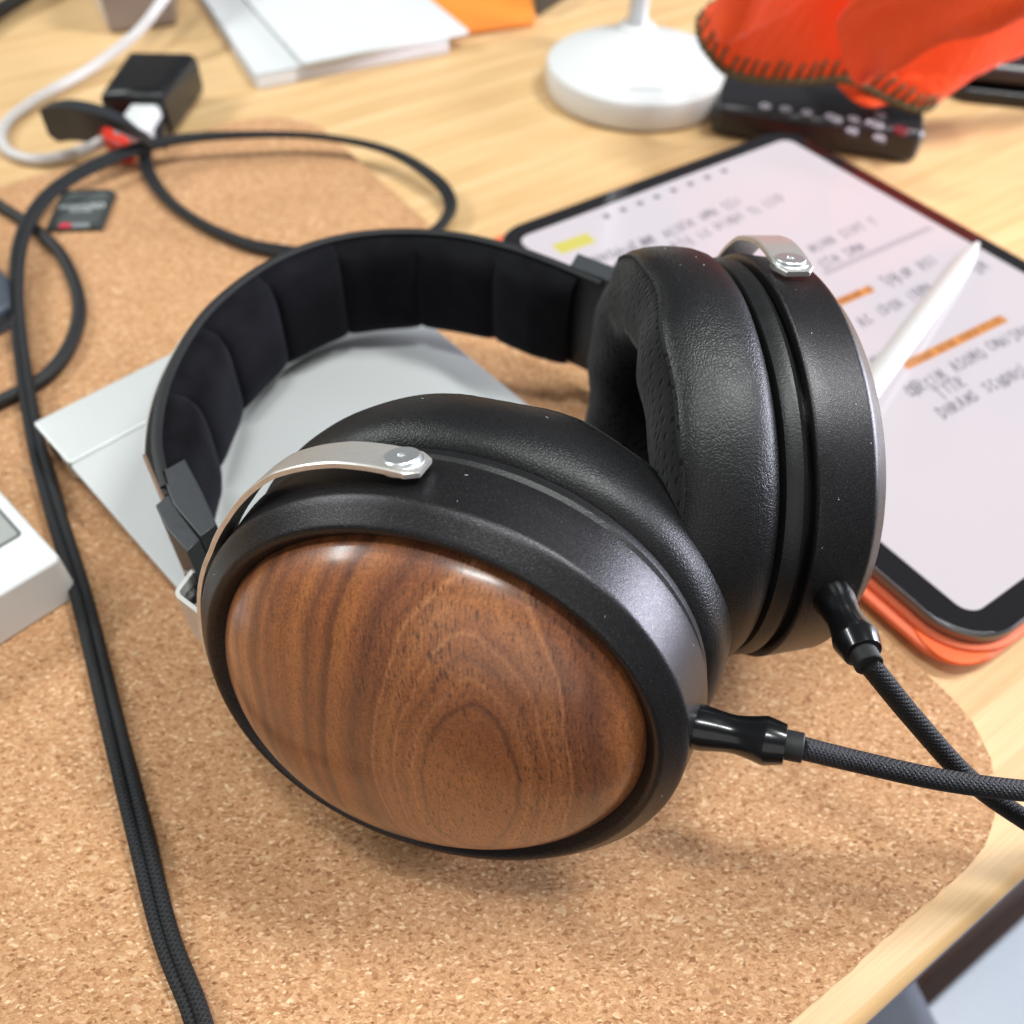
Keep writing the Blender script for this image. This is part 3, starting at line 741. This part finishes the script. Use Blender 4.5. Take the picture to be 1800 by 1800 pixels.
def scribble(p0, p1, hgt=.0030, mat=None, words=None, wd=.00068, z=TZ + .0004):
    """one line of small handwritten capitals from p0 to p1"""
    a, b_ = ontab(*p0), ontab(*p1); d = (b_ - a); L = d.length; d.normalize(); n = Vector((-d.y, d.x, 0)); s = 0; V = []; F = []
    while s < L:
        for _ in range(random.choice((2, 3, 4, 5, 6, 7))):
            if s > L: break
            h = hgt * random.uniform(.85, 1.15); w_ = h * .62; off = hgt * random.uniform(-.12, .12)
            for st_ in random.choice(GL):
                pts = [a + d * (s + x * w_ + y * h * .18) + n * (off + (y - .5) * h) for x, y in st_]
                for i in range(len(pts) - 1):
                    t = (pts[i + 1] - pts[i]).normalized(); sd = Vector((-t.y, t.x, 0)) * wd / 2; b0_ = len(V); e = t * wd * .4
                    V += [pts[i] + sd - e, pts[i] - sd - e, pts[i + 1] - sd + e, pts[i + 1] + sd + e]; F.append((b0_, b0_ + 1, b0_ + 2, b0_ + 3))
            s += w_ * random.uniform(1.05, 1.3)
        s += hgt * .8
    V = [v + Vector((0, 0, z + (k // 4) * 1e-8)) for k, v in enumerate(V)]
    return put('handwriting', mesh('ink', V, F, False), mat or ink, scr, TM)
for p0, p1 in (((1085, 452), (1300, 352)), ((1180, 437), (1370, 350)), ((960, 490), (1150, 420)),
               ((1424, 441), (1538, 388)), ((1440, 467), (1508, 437)), ((1550, 498), (1640, 458)), ((1508, 570), (1628, 508)),
               ((1735, 612), (1860, 555)), ((1600, 690), (1722, 622)), ((1645, 695), (1690, 672)), ((1648, 728), (1860, 622)), ((1560, 500), (1580, 492)), ((1530, 640), (1560, 625)), ((1715, 478), (1735, 462)), ((1590, 690), (1612, 682))):
    scribble(p0, p1, (.0050 if p0[1] > 400 else .0046))
for i in range(8):                                                        # row of small tool icons
    q = ontab(1066 + i * 29.5, 381 - i * 11.4); put('tool_icon', prism(rrect(.0030, .0030, .0008, 3, (q.x, q.y)), TZ + .0002, TZ + .0003), ink, scr, TM)
ribbon([ontab(1448, 482), ontab(1636, 401)], .0030, TZ + .0003, pg, 'page_gap')
ribbon([ontab(978, 440), ontab(1040, 418)], .0075, TZ + .0003, yel, 'yellow_highlight')
ribbon([ontab(1470, 534), ontab(1532, 508)], .0042, TZ + .0003, ora, 'orange_highlight'); scribble((1470, 534), (1530, 508), .0028, inkd)
ribbon([ontab(1588, 645), ontab(1765, 560)], .0044, TZ + .0003, ora, 'orange_highlight'); scribble((1592, 643), (1760, 562), .0028, inkd)

# stylus lying on the screen
s0, s1 = at(1719, 427, TZ + .0012), at(1560, 640, TZ + .0150); sd = (s1 - s0).normalized(); s2 = s0 + sd * .150
sd = (s2 - s0).normalized(); sx_ = sd.cross(Vector((0, 0, 1))).normalized()
sty = thing('stylus', (s1.x, s1.y, TZ), 'white stylus lying across the tablet screen', 'stylus')
sm = frame_m(s0, sx_, sd.cross(sx_), sd)
put('barrel', lathe([(.0021, .0085), (.0031, .0150), (.0039, .0220), (.00445, .0300), (.00445, .144), (.0038, .148), (.002, .150)], 40), plain('stylus_white', (.50, .50, .485), .35), sty, sm)
put('tip', lathe([(.0004, 0), (.0009, .0010), (.0015, .0050), (.0020, .0083)], 24), M['white_side'], sty, sm)

# ------------------------------------------------------------------ memory card adapter
cm = frame_m(tuple(at(147, 373, MAT_Z)), Vector((-.006, 0, 0)) + (at(188, 405, .004) - at(88, 408, .004)).normalized(), (0, 1, 0), (0, 0, 1))
xx = (at(188, 405, .004) - at(88, 408, .004)).normalized(); yy = Vector((-xx.y, xx.x, 0)); cm = frame_m(tuple(at(147, 373, MAT_Z)), xx, yy, (0, 0, 1))
sd_ = thing('memory_card', tuple(at(147, 373, MAT_Z)), 'small dark grey memory card adapter on the cork inside the cord loop', 'memory card')
pts = [(-.012, -.016), (.012, -.016), (.012, .0125), (.0085, .016), (-.012, .016)]
put('card_body', prism(pts, 0, .0021, .0003, 2), plain('dark_green_grey', (.035, .042, .040), .45, noise=.15), sd_, cm)
put('label_panel', prism(rrect(.019, .0255, .001, 3, (0, -.0002)), .0020, .00222), plain('label_grey', (.060, .070, .068), .5), sd_, cm)
lw = plain('pale_print', (.62, .66, .65), .5)
text('microSD', .0056, cm @ Matrix.Translation((0, .001, .00235)), lw, sd_); text('ADAPTER', .0022, cm @ Matrix.Translation((0, -.0028, .00235)), lw, sd_)
put('fine_print', prism(rrect(.016, .0012, .0003, 2, (0, .0108)), .0021, .00235), plain('faint_print', (.15, .17, .165), .5), sd_, cm)
put('red_corner', prism(rrect(.0048, .0034, .0004, 2, (-.0040, -.0142)), .0021, .00240), plain('red_print', (.55, .03, .06), .5), sd_, cm)
put('grey_corner', prism(rrect(.0075, .0030, .0004, 2, (.0025, -.0143)), .0021, .00238), plain('mid_grey_print', (.24, .26, .27), .4), sd_, cm)

# ------------------------------------------------------------------ dark box at the left edge
q0 = at(12, 545, .02)
db = tag(put('hard_drive', prism([(-.30, .30), (-.30, .23), tuple(at(-60, 578, .014).xy), tuple(at(13, 530, .014).xy), tuple(at(12, 484, .014).xy), tuple(at(-60, 400, .014).xy)], MAT_Z, .014, .002, 3), plain('slate_blue_shell', (.045, .058, .072), .45, noise=.1)), 'slate grey box corner showing at the left edge beside the cords', 'hard drive')

# ------------------------------------------------------------------ back row of the desk
# adapter hub with white plug
hub = thing('usb_hub', tuple(at(260, 150, 0)), 'black glossy charger block with a white plug pushed into its front', 'charger')
def quadblock(P, z0, z1, bev): return prism([(p.x, p.y) for p in P], z0, z1, bev, 4)
blackg = plain('glossy_black_plastic', (.009, .009, .010), .33, noise=.2, nscale=60)
h0, h1, h2, h3 = at(172, 158, .024), at(285, 162, .024), at(342, 88, .024), at(222, 86, .024)
put('housing', quadblock([h0, h1, h2, h3], .0003, .024, .0055), blackg, hub)
fdir = (h0 - h3).normalized()
pc = h0.lerp(h1, .66); pc.z = .0125
put('white_plug', prism([(p.x, p.y) for p in (pc + Vector((-.0085, 0, 0)) + fdir * .024, pc + Vector((.0065, 0, 0)) + fdir * .024, pc + Vector((.0075, 0, 0)) + fdir * -.001, pc + Vector((-.0075, 0, 0)) + fdir * -.001)], .0045, .0185, .004, 4), M['white'], hub)
sp0 = at(292, 205, .004); 
for (a_, b_, zz) in ((284, 215, .006), (304, 178, .010)): put('metal_contact', box(.006, .004, .006, .001, 2), plain('violet_metal', (.35, .34, .55), .25, .8), hub, Matrix.Translation(tuple(at(a_, b_, zz))))
put('side_port', quadblock([at(245, 218, .012), at(285, 232, .012), at(300, 170, .012), at(272, 165, .012)], .001, .012, .002), blackg, hub)
# black strap-like plug (cable tie) and red clip
strp = thing('flat_dongle', tuple(at(160, 200, 0)), 'flat curved black dongle lying in front of the charger block', 'dongle')
dp = catmull([at(82, 190, .026), at(120, 186, .030), at(170, 196, .031), at(220, 215, .027), at(262, 240, .018)], 10)
V = []; n = len(dp); HH = lambda f: float(np.interp(f, (0, .1, .38, .55, 1), (.011, .0150, .0145, .0035, .0060)))
for i, p in enumerate(dp):
    t = (dp[min(i + 1, n - 1)] - dp[max(0, i - 1)]).normalized(); s = Vector((-t.y, t.x, 0)).normalized(); wv = .0045 - .0015 * i / n
    V.append([p + s * wv + Vector((0, 0, .0012)), p - s * wv + Vector((0, 0, .0012)), p - s * wv - Vector((0, 0, HH(i / n))), p + s * wv - Vector((0, 0, HH(i / n)))])
Vv, Ff = loft(V, True, True, True); put('strap', sharp(mesh('strap', Vv, Ff), 50), plain('satin_black', (.022, .024, .028), .4, noise=.1), strp)
put('chrome_mark', box(.0035, .0006, .007, .0002, 1), plain('copper_glint', (.6, .42, .33), .35, .7), strp, rotz(-.2, tuple(at(107, 222, .0205))))
red = thing('red_clip', tuple(at(208, 243, .006)), 'small red plastic clip holding the white cord beside the dongle', 'clip')
redm = plain('red_plastic', (.72, .035, .012), .3, noise=.2)
put('body', prism([(p.x, p.y) for p in (at(185, 248, .012), at(207, 262, .012), at(232, 262, .012), at(222, 238, .012), at(226, 224, .012), at(180, 214, .012), at(174, 230, .012))], .004, .014, .002, 3), redm, red)
put('jaw', tube([at(200, 240, .010), at(214, 268, .006)], .0042, 12), plain('orange_plastic', (.85, .16, .02), .35), red)
put('copper_end', box(.004, .006, .006, .001, 2), plain('copper_end', (.72, .45, .28), .35, .6), red, rotz(.4, tuple(at(176, 222, .014))))
# white cord
wc = catmull([at(*p) for p in ((330, -60, .03), (286, 0, .026), (240, 58, .016), (160, 120, .006), (60, 178, .0035), (8, 222, .003), (10, 262, .003), (60, 281, .003), (130, 270, .004), (190, 243, .008))], 12)
tag(put('white_cord', tube(wc, .0026, 16), plain('grey_white_sleeve', (.60, .58, .57), .5, noise=.06, nscale=800)), 'thin white charging cord curling down from the top left', 'cord')
# grey block at the top left
gb = thing('metal_block', tuple(at(250, 30, 0)), 'taupe metal block standing behind the charger at the top edge', 'block')
put('housing', prism([(p.x, p.y) for p in (at(196, 62, 0), at(312, 46, 0), at(312, -20, 0), at(196, -4, 0))], .0003, .060, .003, 3), plain('taupe_metal', (.26, .215, .195), .4, .4, noise=.08), gb)
put('white_side', prism([(p.x, p.y) for p in (at(186, 44, 0), at(195, 60, 0), at(195, -4, 0), at(150, -30, 0))], .0003, .045, .002, 3), M['white'], gb)
blk = thing('black_plug', tuple(at(10, 6, 0)), 'black cord end in the top left corner of the desk', 'cord'); 
put('cord', tube(catmull([at(-60, 60, .006), at(0, 18, .006), at(60, -20, .008), at(120, -70, .01)], 8), .0042, 14), M['rubber'], blk)

# white notebooks
def sheet_thing(name, P, z0, z1, mat, label, cat, bev=.0008):
    me = prism([(p.x, p.y) for p in P], z0, z1, bev, 2); return tag(put(name, me, mat), label, cat)
nb = thing('notebook', tuple(at(460, 155, 0)), 'thick white notebook lowest in the stack at the top', 'notebook')
def quad(a, b, c, d, z): return [Vector(at(*p, z)) for p in (a, b, c, d)]
def corner_rect(k, a, b, la, lb):
    """rectangle from corner k along the directions to a and b"""
    da = (a - k).normalized(); db = (b - k); db = (db - da * db.dot(da)).normalized(); return [k, k + da * la, k + da * la + db * lb, k + db * lb]
def ccw(P):
    ar = sum(P[i].x * P[(i + 1) % 4].y - P[(i + 1) % 4].x * P[i].y for i in range(4)); return P if ar > 0 else P[::-1]
kz = at(455, 156, 0)
low = ccw(corner_rect(kz, at(780, 96, 0), at(322, 0, 0), .112, .20))
put('pages', prism([(p.x, p.y) for p in low], .0003, .0066, .0004, 1), plain('page_block', (.62, .57, .57), .7, noise=.06, nscale=900), nb)
low2 = ccw(corner_rect(kz + Vector((-.0005, -.0005, 0)), at(780, 96, 0), at(322, 0, 0), .1135, .20))
put('cover', prism([(p.x, p.y) for p in low2], .0067, .0078, .0003, 1), M['paper'], nb)
put('corner_sticker', prism([(p.x, p.y) for p in ccw(corner_rect(kz + Vector((.0002, -.0010, 0)), at(780, 96, 0), at(322, 0, 0), .021, .004))], .0004, .0066, 0), M['white'], nb)
for q_ in range(4):
    put('page_layer', prism([(p.x, p.y) for p in ccw(corner_rect(kz + Vector((random.uniform(-.0010, .0002), random.uniform(-.0012, .0002), 0)), at(780, 96, 0), at(322, 0, 0), .1128, .20))], .0008 + q_ * .0014, .0014 + q_ * .0014), M['paper'], nb)
k2 = at(533, 110, .011)
up2 = ccw(corner_rect(k2, at(770, 62, .011), at(335, -8, .011), .100, .20))
nb2 = thing('notebook', tuple(k2), 'thin white pad lying skewed on top of the thick notebook', 'notebook')
put('cover', prism([(p.x, p.y) for p in up2], .0080, .0106, .0004, 1), M['paper'], nb2)
k3 = at(822, 46, .006)
fo = [at(822, 48, .004), at(640, -40, .004), at(900, -60, .004), at(945, 26, .004)]
sheet_thing('paper_sheet', [at(*p, .0012) for p in ((600, -60), (690, 70), (828, 46), (860, -60))][::1], .0003, .0012, plain('lilac_paper', (.68, .60, .70), .6), 'pale sheet sticking out under the orange folder', 'paper', 0)
sheet_thing('folder', [at(*p, .006) for p in ((630, -30), (778, 52), (940, 30), (925, -60), (700, -90))], .0015, .0060, plain('orange_card', (.82, .26, .035), .55, noise=.08, nscale=120), 'orange card folder behind the white notebooks', 'folder', .0005)
tag(put('dark_case', prism([(p.x, p.y) for p in (at(945, 32, .0), at(1000, -4, .0), at(1010, -40, .0), at(935, -40, .0))], .0003, .012, .002, 3), blackg), 'black case edge beside the orange folder at the top edge', 'case')

# charging stand
st = thing('charging_stand', (.0655, .5063, 0), 'round white charging stand with a slim metal pole', 'charging stand')
stm = Matrix.Translation((.0625, .5065, 0))
Rb = .0505
put('base', lathe([(Rb - .003, .0004), (Rb - .0008, .0016), (Rb, .0040), (Rb, .0130), (Rb - .0008, .0150), (Rb - .003, .0160), (.012, .0162)], 96), M['white'], st, stm)
pm = Matrix.Translation((.0635, .5500, 0))
put('pole', lathe([(.0066, .0162), (.0062, .020), (.0055, .026), (.0055, .22)], 32), plain('satin_pole', (.60, .63, .65), .3, .7), st, pm)
put('pole_collar', lathe([(.0105, .0161), (.0100, .0175), (.0070, .0182)], 40), M['white'], st, pm)
put('logo', prism(rrect(.019, .0030, .0006, 2), .0162, .01635), plain('faint_grey_print', (.50, .51, .51), .5), st, stm @ Matrix.Translation((.0005, -.034, 0)))

# remote control
rc = thing('remote_control', tuple(at(1430, 220, 0)), 'black remote control with pale button symbols under the orange cloth', 'remote control')
R_ = [at(1243, 238, .004), at(1606, 292, .004), at(1612, 210, .006), at(1300, 120, .006)]
r0, r1 = at(1245, 240, 0), at(1608, 293, 0); rx = (r1 - r0).normalized(); ry = Vector((-rx.y, rx.x, 0)); rm = frame_m(tuple(r0), rx, ry, (0, 0, 1)); rl = (r1 - r0).length
put('housing', prism(rrect(rl, .052, .006, 6, (rl / 2, .026)), .0004, .017, .004, 4), plain('remote_black', (.014, .014, .017), .32, noise=.1), rc, rm)
sym = plain('pale_symbol', (.50, .50, .55), .5)
rmi = rm.inverted()
for (px, py) in ((1345, 188), (1381, 193), (1418, 199), (1460, 206), (1470, 211), (1500, 210), (1497, 231), (1531, 217), (1543, 222), (1545, 243), (1546, 203)):
    q = rmi @ at(px, py, .0175); R0 = .0031
    bt = put('button', lathe([(R0 * 1.15, -.001), (R0 * 1.1, .0004), (R0 * .8, .0006)], 16), plain('button_grey', (.06, .06, .07), .4) if px == 1345 else bpy.data.materials['button_grey'], rc, rm @ Matrix.Translation((q.x, q.y, .0172)))
    put('symbol', lathe([(R0 * .85, .0006), (R0 * .85, .0009), (R0 * .45, .0009), (R0 * .45, .0006)], 14, False, False), sym, bt, rm @ Matrix.Translation((q.x, q.y, .0172)))
q = rmi @ at(1583, 228, .0175); put('power_button', lathe([(.0036, -.001), (.0034, .0006)], 16), plain('dim_red', (.16, .02, .03), .4), rc, rm @ Matrix.Translation((q.x, q.y, .0172)))

# glossy black mouse-like case right of the cloth
gc = thing('glasses_case', tuple(at(1740, 170, 0)), 'glossy black case lying right of the orange cloth', 'case')
g0, g1 = at(1662, 178, 0), at(1830, 196, 0); gx = (g1 - g0).normalized(); gy = Vector((-gx.y, gx.x, 0)); gm = frame_m(tuple(g0), gx, gy, (0, 0, 1))
put('shell', prism(rrect(.085, .046, .012, 8, (.0425, .023)), .0004, .0075, .002, 3), blackg, gc, gm)
put('lid', prism(rrect(.081, .042, .012, 8, (.0425, .024)), .0078, .020, .008, 5), plain('oxblood_gloss', (.020, .010, .013), .3), gc, gm)
tag(put('black_box', prism([(p.x, p.y) for p in (at(1786, 92, 0), at(1880, 100, 0), at(1880, 40, 0), at(1790, 62, 0))], .0004, .02, .002, 3), blackg), 'black box corner at the upper right edge behind the cloth', 'box')

# orange blanket-stitched cloth
cl = thing('orange_cloth', tuple(at(1450, 80, .0)), 'orange knitted cloth with olive blanket stitching draped over the remote', 'cloth')
m, nt, b = new_mat('orange_knit'); N = NT(nt)
v = N.coord(scale=(1, 1, 1)); kn = N.n('ShaderNodeTexWave'); kn.wave_type = 'BANDS'; kn.bands_direction = 'Y'; kn.inputs['Scale'].default_value = 260; kn.inputs['Distortion'].default_value = .3; N.l(v, kn.inputs['Vector'])
N.l(N.mix(N.noise(N.coord(), 260, 4), (.88, .080, .018), (.95, .115, .028)), b.inputs['Base Color']); b.inputs['Roughness'].default_value = .95; b.inputs['Sheen Weight'].default_value = .15; b.inputs['Specular IOR Level'].default_value = .1
N.bump(N.math('ADD', N.math('MULTIPLY', kn.outputs[0], .35), N.math('MULTIPLY', N.noise(N.coord(), 700, 3), 1.2)), b, .5, .0012); knit = m
olive = plain('olive_yarn', (.10, .075, .030), .9, noise=.2)
rimP = catmull([at(*p) for p in ((1262, 6, .060), (1232, 30, .056), (1232, 66, .050), (1250, 98, .044), (1278, 125, .038), (1330, 139, .034), (1390, 143, .033), (1450, 140, .034), (1490, 140, .036), (1520, 152, .032), (1560, 174, .026), (1608, 192, .022), (1640, 182, .023), (1656, 150, .026), (1666, 118, .030))], 8)
backP = catmull([at(*p) for p in ((1300, -30, .085), (1330, -50, .09), (1370, -70, .095), (1420, -90, .10), (1470, -110, .10), (1530, -120, .10), (1600, -130, .10), (1680, -130, .10), (1760, -120, .10), (1850, -90, .09), (1920, -40, .08), (1960, -20, .07), (1980, 10, .06), (1970, 30, .05), (1930, 55, .045))], 8)
nc = len(rimP); nr = 44; rows = []
for j in range(nr + 1):
    f = j / nr; row = []
    for i in range(nc):
        s = i / (nc - 1); p = rimP[i].lerp(backP[i], f)
        bul = math.sin(math.pi * min(1, f * 1.15)) if f < .87 else 0
        def tent(u, wdt): return math.exp(-(abs(u) / wdt) ** 1.25)
        ridge = .020 * tent(s - (.52 - .22 * f), .085) * min(1, f * 3.5)
        valley = -.026 * tent(s - (.60 + .42 * f), .050) * min(1, f * 4) * (1 - .5 * f)
        low = .010 * tent(s - (.74 + .20 * f), .07) * min(1, f * 3)
        mouth = -.022 * tent(f - (.20 + .5 * s), .07) * tent(s - .16, .14)
        fold = (ridge + valley + low + mouth + .003 * math.sin(s * 9 - f * 8) * math.sin(math.pi * f)) * math.sin(math.pi * s) ** .6
        bul *= math.sin(math.pi * s) ** .6
        row.append(p + Vector((0, 0, fold * min(1, f * 4) + .010 * bul + .0008 * math.sin(i * 1.3) * (1 - f))))
    rows.append(row)
V, F = loft(rows, False); clo = put('fabric', mesh('cloth', V, F), knit, cl)
so = clo.modifiers.new('thick', 'SOLIDIFY'); so.thickness = .0016; so.offset = 0
put('edge_yarn', tube([p + Vector((0, -.0004, 0)) for p in rimP], .0016, 8, rfun=lambda f: .0021 + .0006 * math.sin(f * 260)), olive, cl)
Ls = [0]
for i in range(1, nc): Ls.append(Ls[-1] + (rimP[i] - rimP[i - 1]).length)
s = .003
while s < Ls[-1] - .002:
    i = int(np.searchsorted(Ls, s)); t = (s - Ls[i - 1]) / (Ls[i] - Ls[i - 1]); p = rimP[i - 1].lerp(rimP[i], t)
    j1 = 6; q = rows[j1][i - 1].lerp(rows[j1][i], t); dd = (q - p).normalized(); nrm = Vector((0, -.3, 1)).normalized()
    ln = random.uniform(.0075, .0100); wv = (rimP[i] - rimP[i - 1]).normalized() * random.uniform(-.001, .001)
    def onsurf(dist):
        acc = 0; a = p
        for j in range(1, 12):
            bb = rows[j][i - 1].lerp(rows[j][i], t); l_ = (bb - a).length
            if acc + l_ >= dist: return a.lerp(bb, (dist - acc) / l_)
            acc += l_; a = bb
        return a
    put('stitch', tube([p + Vector((0, -.0008, .0004)), onsurf(ln * .5) + Vector((0, -.0012, .0014)) + wv, onsurf(ln) + Vector((0, -.0008, .0010)) + wv], .0010, 6), olive, cl)
    s += .0056
fa = catmull([at(*p) for p in ((1514, 152, .038), (1562, 108, .058), (1640, 64, .074), (1735, 26, .088), (1830, -4, .096))], 10)
fb = catmull([at(*p) for p in ((1508, 150, .036), (1478, 100, .054), (1470, 45, .070), (1530, -20, .088), (1640, -70, .098))], 10)
rows3 = []
for j in range(15):
    f = j / 14; rows3.append([a_.lerp(b_, f) + Vector((0, 0, .010 * math.sin(math.pi * min(1, f * .75 + .18)) * min(1, i / 12) - (.012 if j == 0 else .004 if j == 1 else 0) * min(1, i / 12) + .0015 * math.sin(i * .35 + f * 3))) for i, (a_, b_) in enumerate(zip(fa, fb))])
V, F = loft(rows3, False); fo_ = put('folded_flap', mesh('flap', V, F), knit, cl); so = fo_.modifiers.new('thick', 'SOLIDIFY'); so.thickness = .0016; so.offset = 0
und = catmull([at(1470, 150, .030), at(1500, 178, .026), at(1530, 190, .024), at(1560, 186, .023), at(1590, 190, .022)], 6)
rows2 = [[p + Vector((0, 0, 0)) for p in und], [p + Vector((.0, .012, .004)) for p in und], [p + Vector((.0, .03, .006)) for p in und]]
V, F = loft(rows2, False); u_ = put('lower_layer', mesh('lower', V, F), knit, cl); so = u_.modifiers.new('thick', 'SOLIDIFY'); so.thickness = .002

# ------------------------------------------------------------------ below the desk edge: chair and drawer unit
ch = thing('office_chair', tuple(at(1590, 1770, -.22)), 'dark grey chair seat below the front edge of the desk', 'chair')
c0 = at(1622, 1712, -.22); c1 = at(1668, 1800, -.22); cd = (c1 - c0).normalized(); cn = Vector((cd.y, -cd.x, 0))
if cn.x > 0: cn = -cn
cc = c0 + cd * .10 + cn * .20
put('seat', prism(rrect(.40, .40, .05, 8), -.27, -.22, .014, 4), plain('slate_fabric', (.085, .095, .115), .9, noise=.2, nscale=500, bumpy=.4, bscale=1200), ch, frame_m((cc.x, cc.y, 0), cn, Vector((0, 0, 1)).cross(cn), (0, 0, 1)))
put('post', lathe([(.03, -.72), (.03, -.27)], 24), M['rubber'], ch, Matrix.Translation((cc.x, cc.y, 0)))
dr = thing('drawer_unit', tuple(at(1800, 1760, -.35)), 'white drawer unit below the desk in the lower right corner', 'drawer unit')
d0 = at(1653, 1769, -.36); d1 = at(1800, 1632, -.36); dx = (d1 - d0).normalized(); dy = Vector((dx.y, -dx.x, 0)); dm = frame_m((d0.x, d0.y, 0), dx, -dy, (0, 0, 1))
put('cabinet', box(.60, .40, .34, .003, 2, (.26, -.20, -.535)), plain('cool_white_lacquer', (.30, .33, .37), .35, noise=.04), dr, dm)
put('top_panel', box(.61, .41, .015, .002, 2, (.26, -.20, -.355)), bpy.data.materials['cool_white_lacquer'], dr, dm)
put('drawer_front', box(.012, .36, .12, .003, 2, (-.046, -.20, -.45)), bpy.data.materials['cool_white_lacquer'], dr, dm)
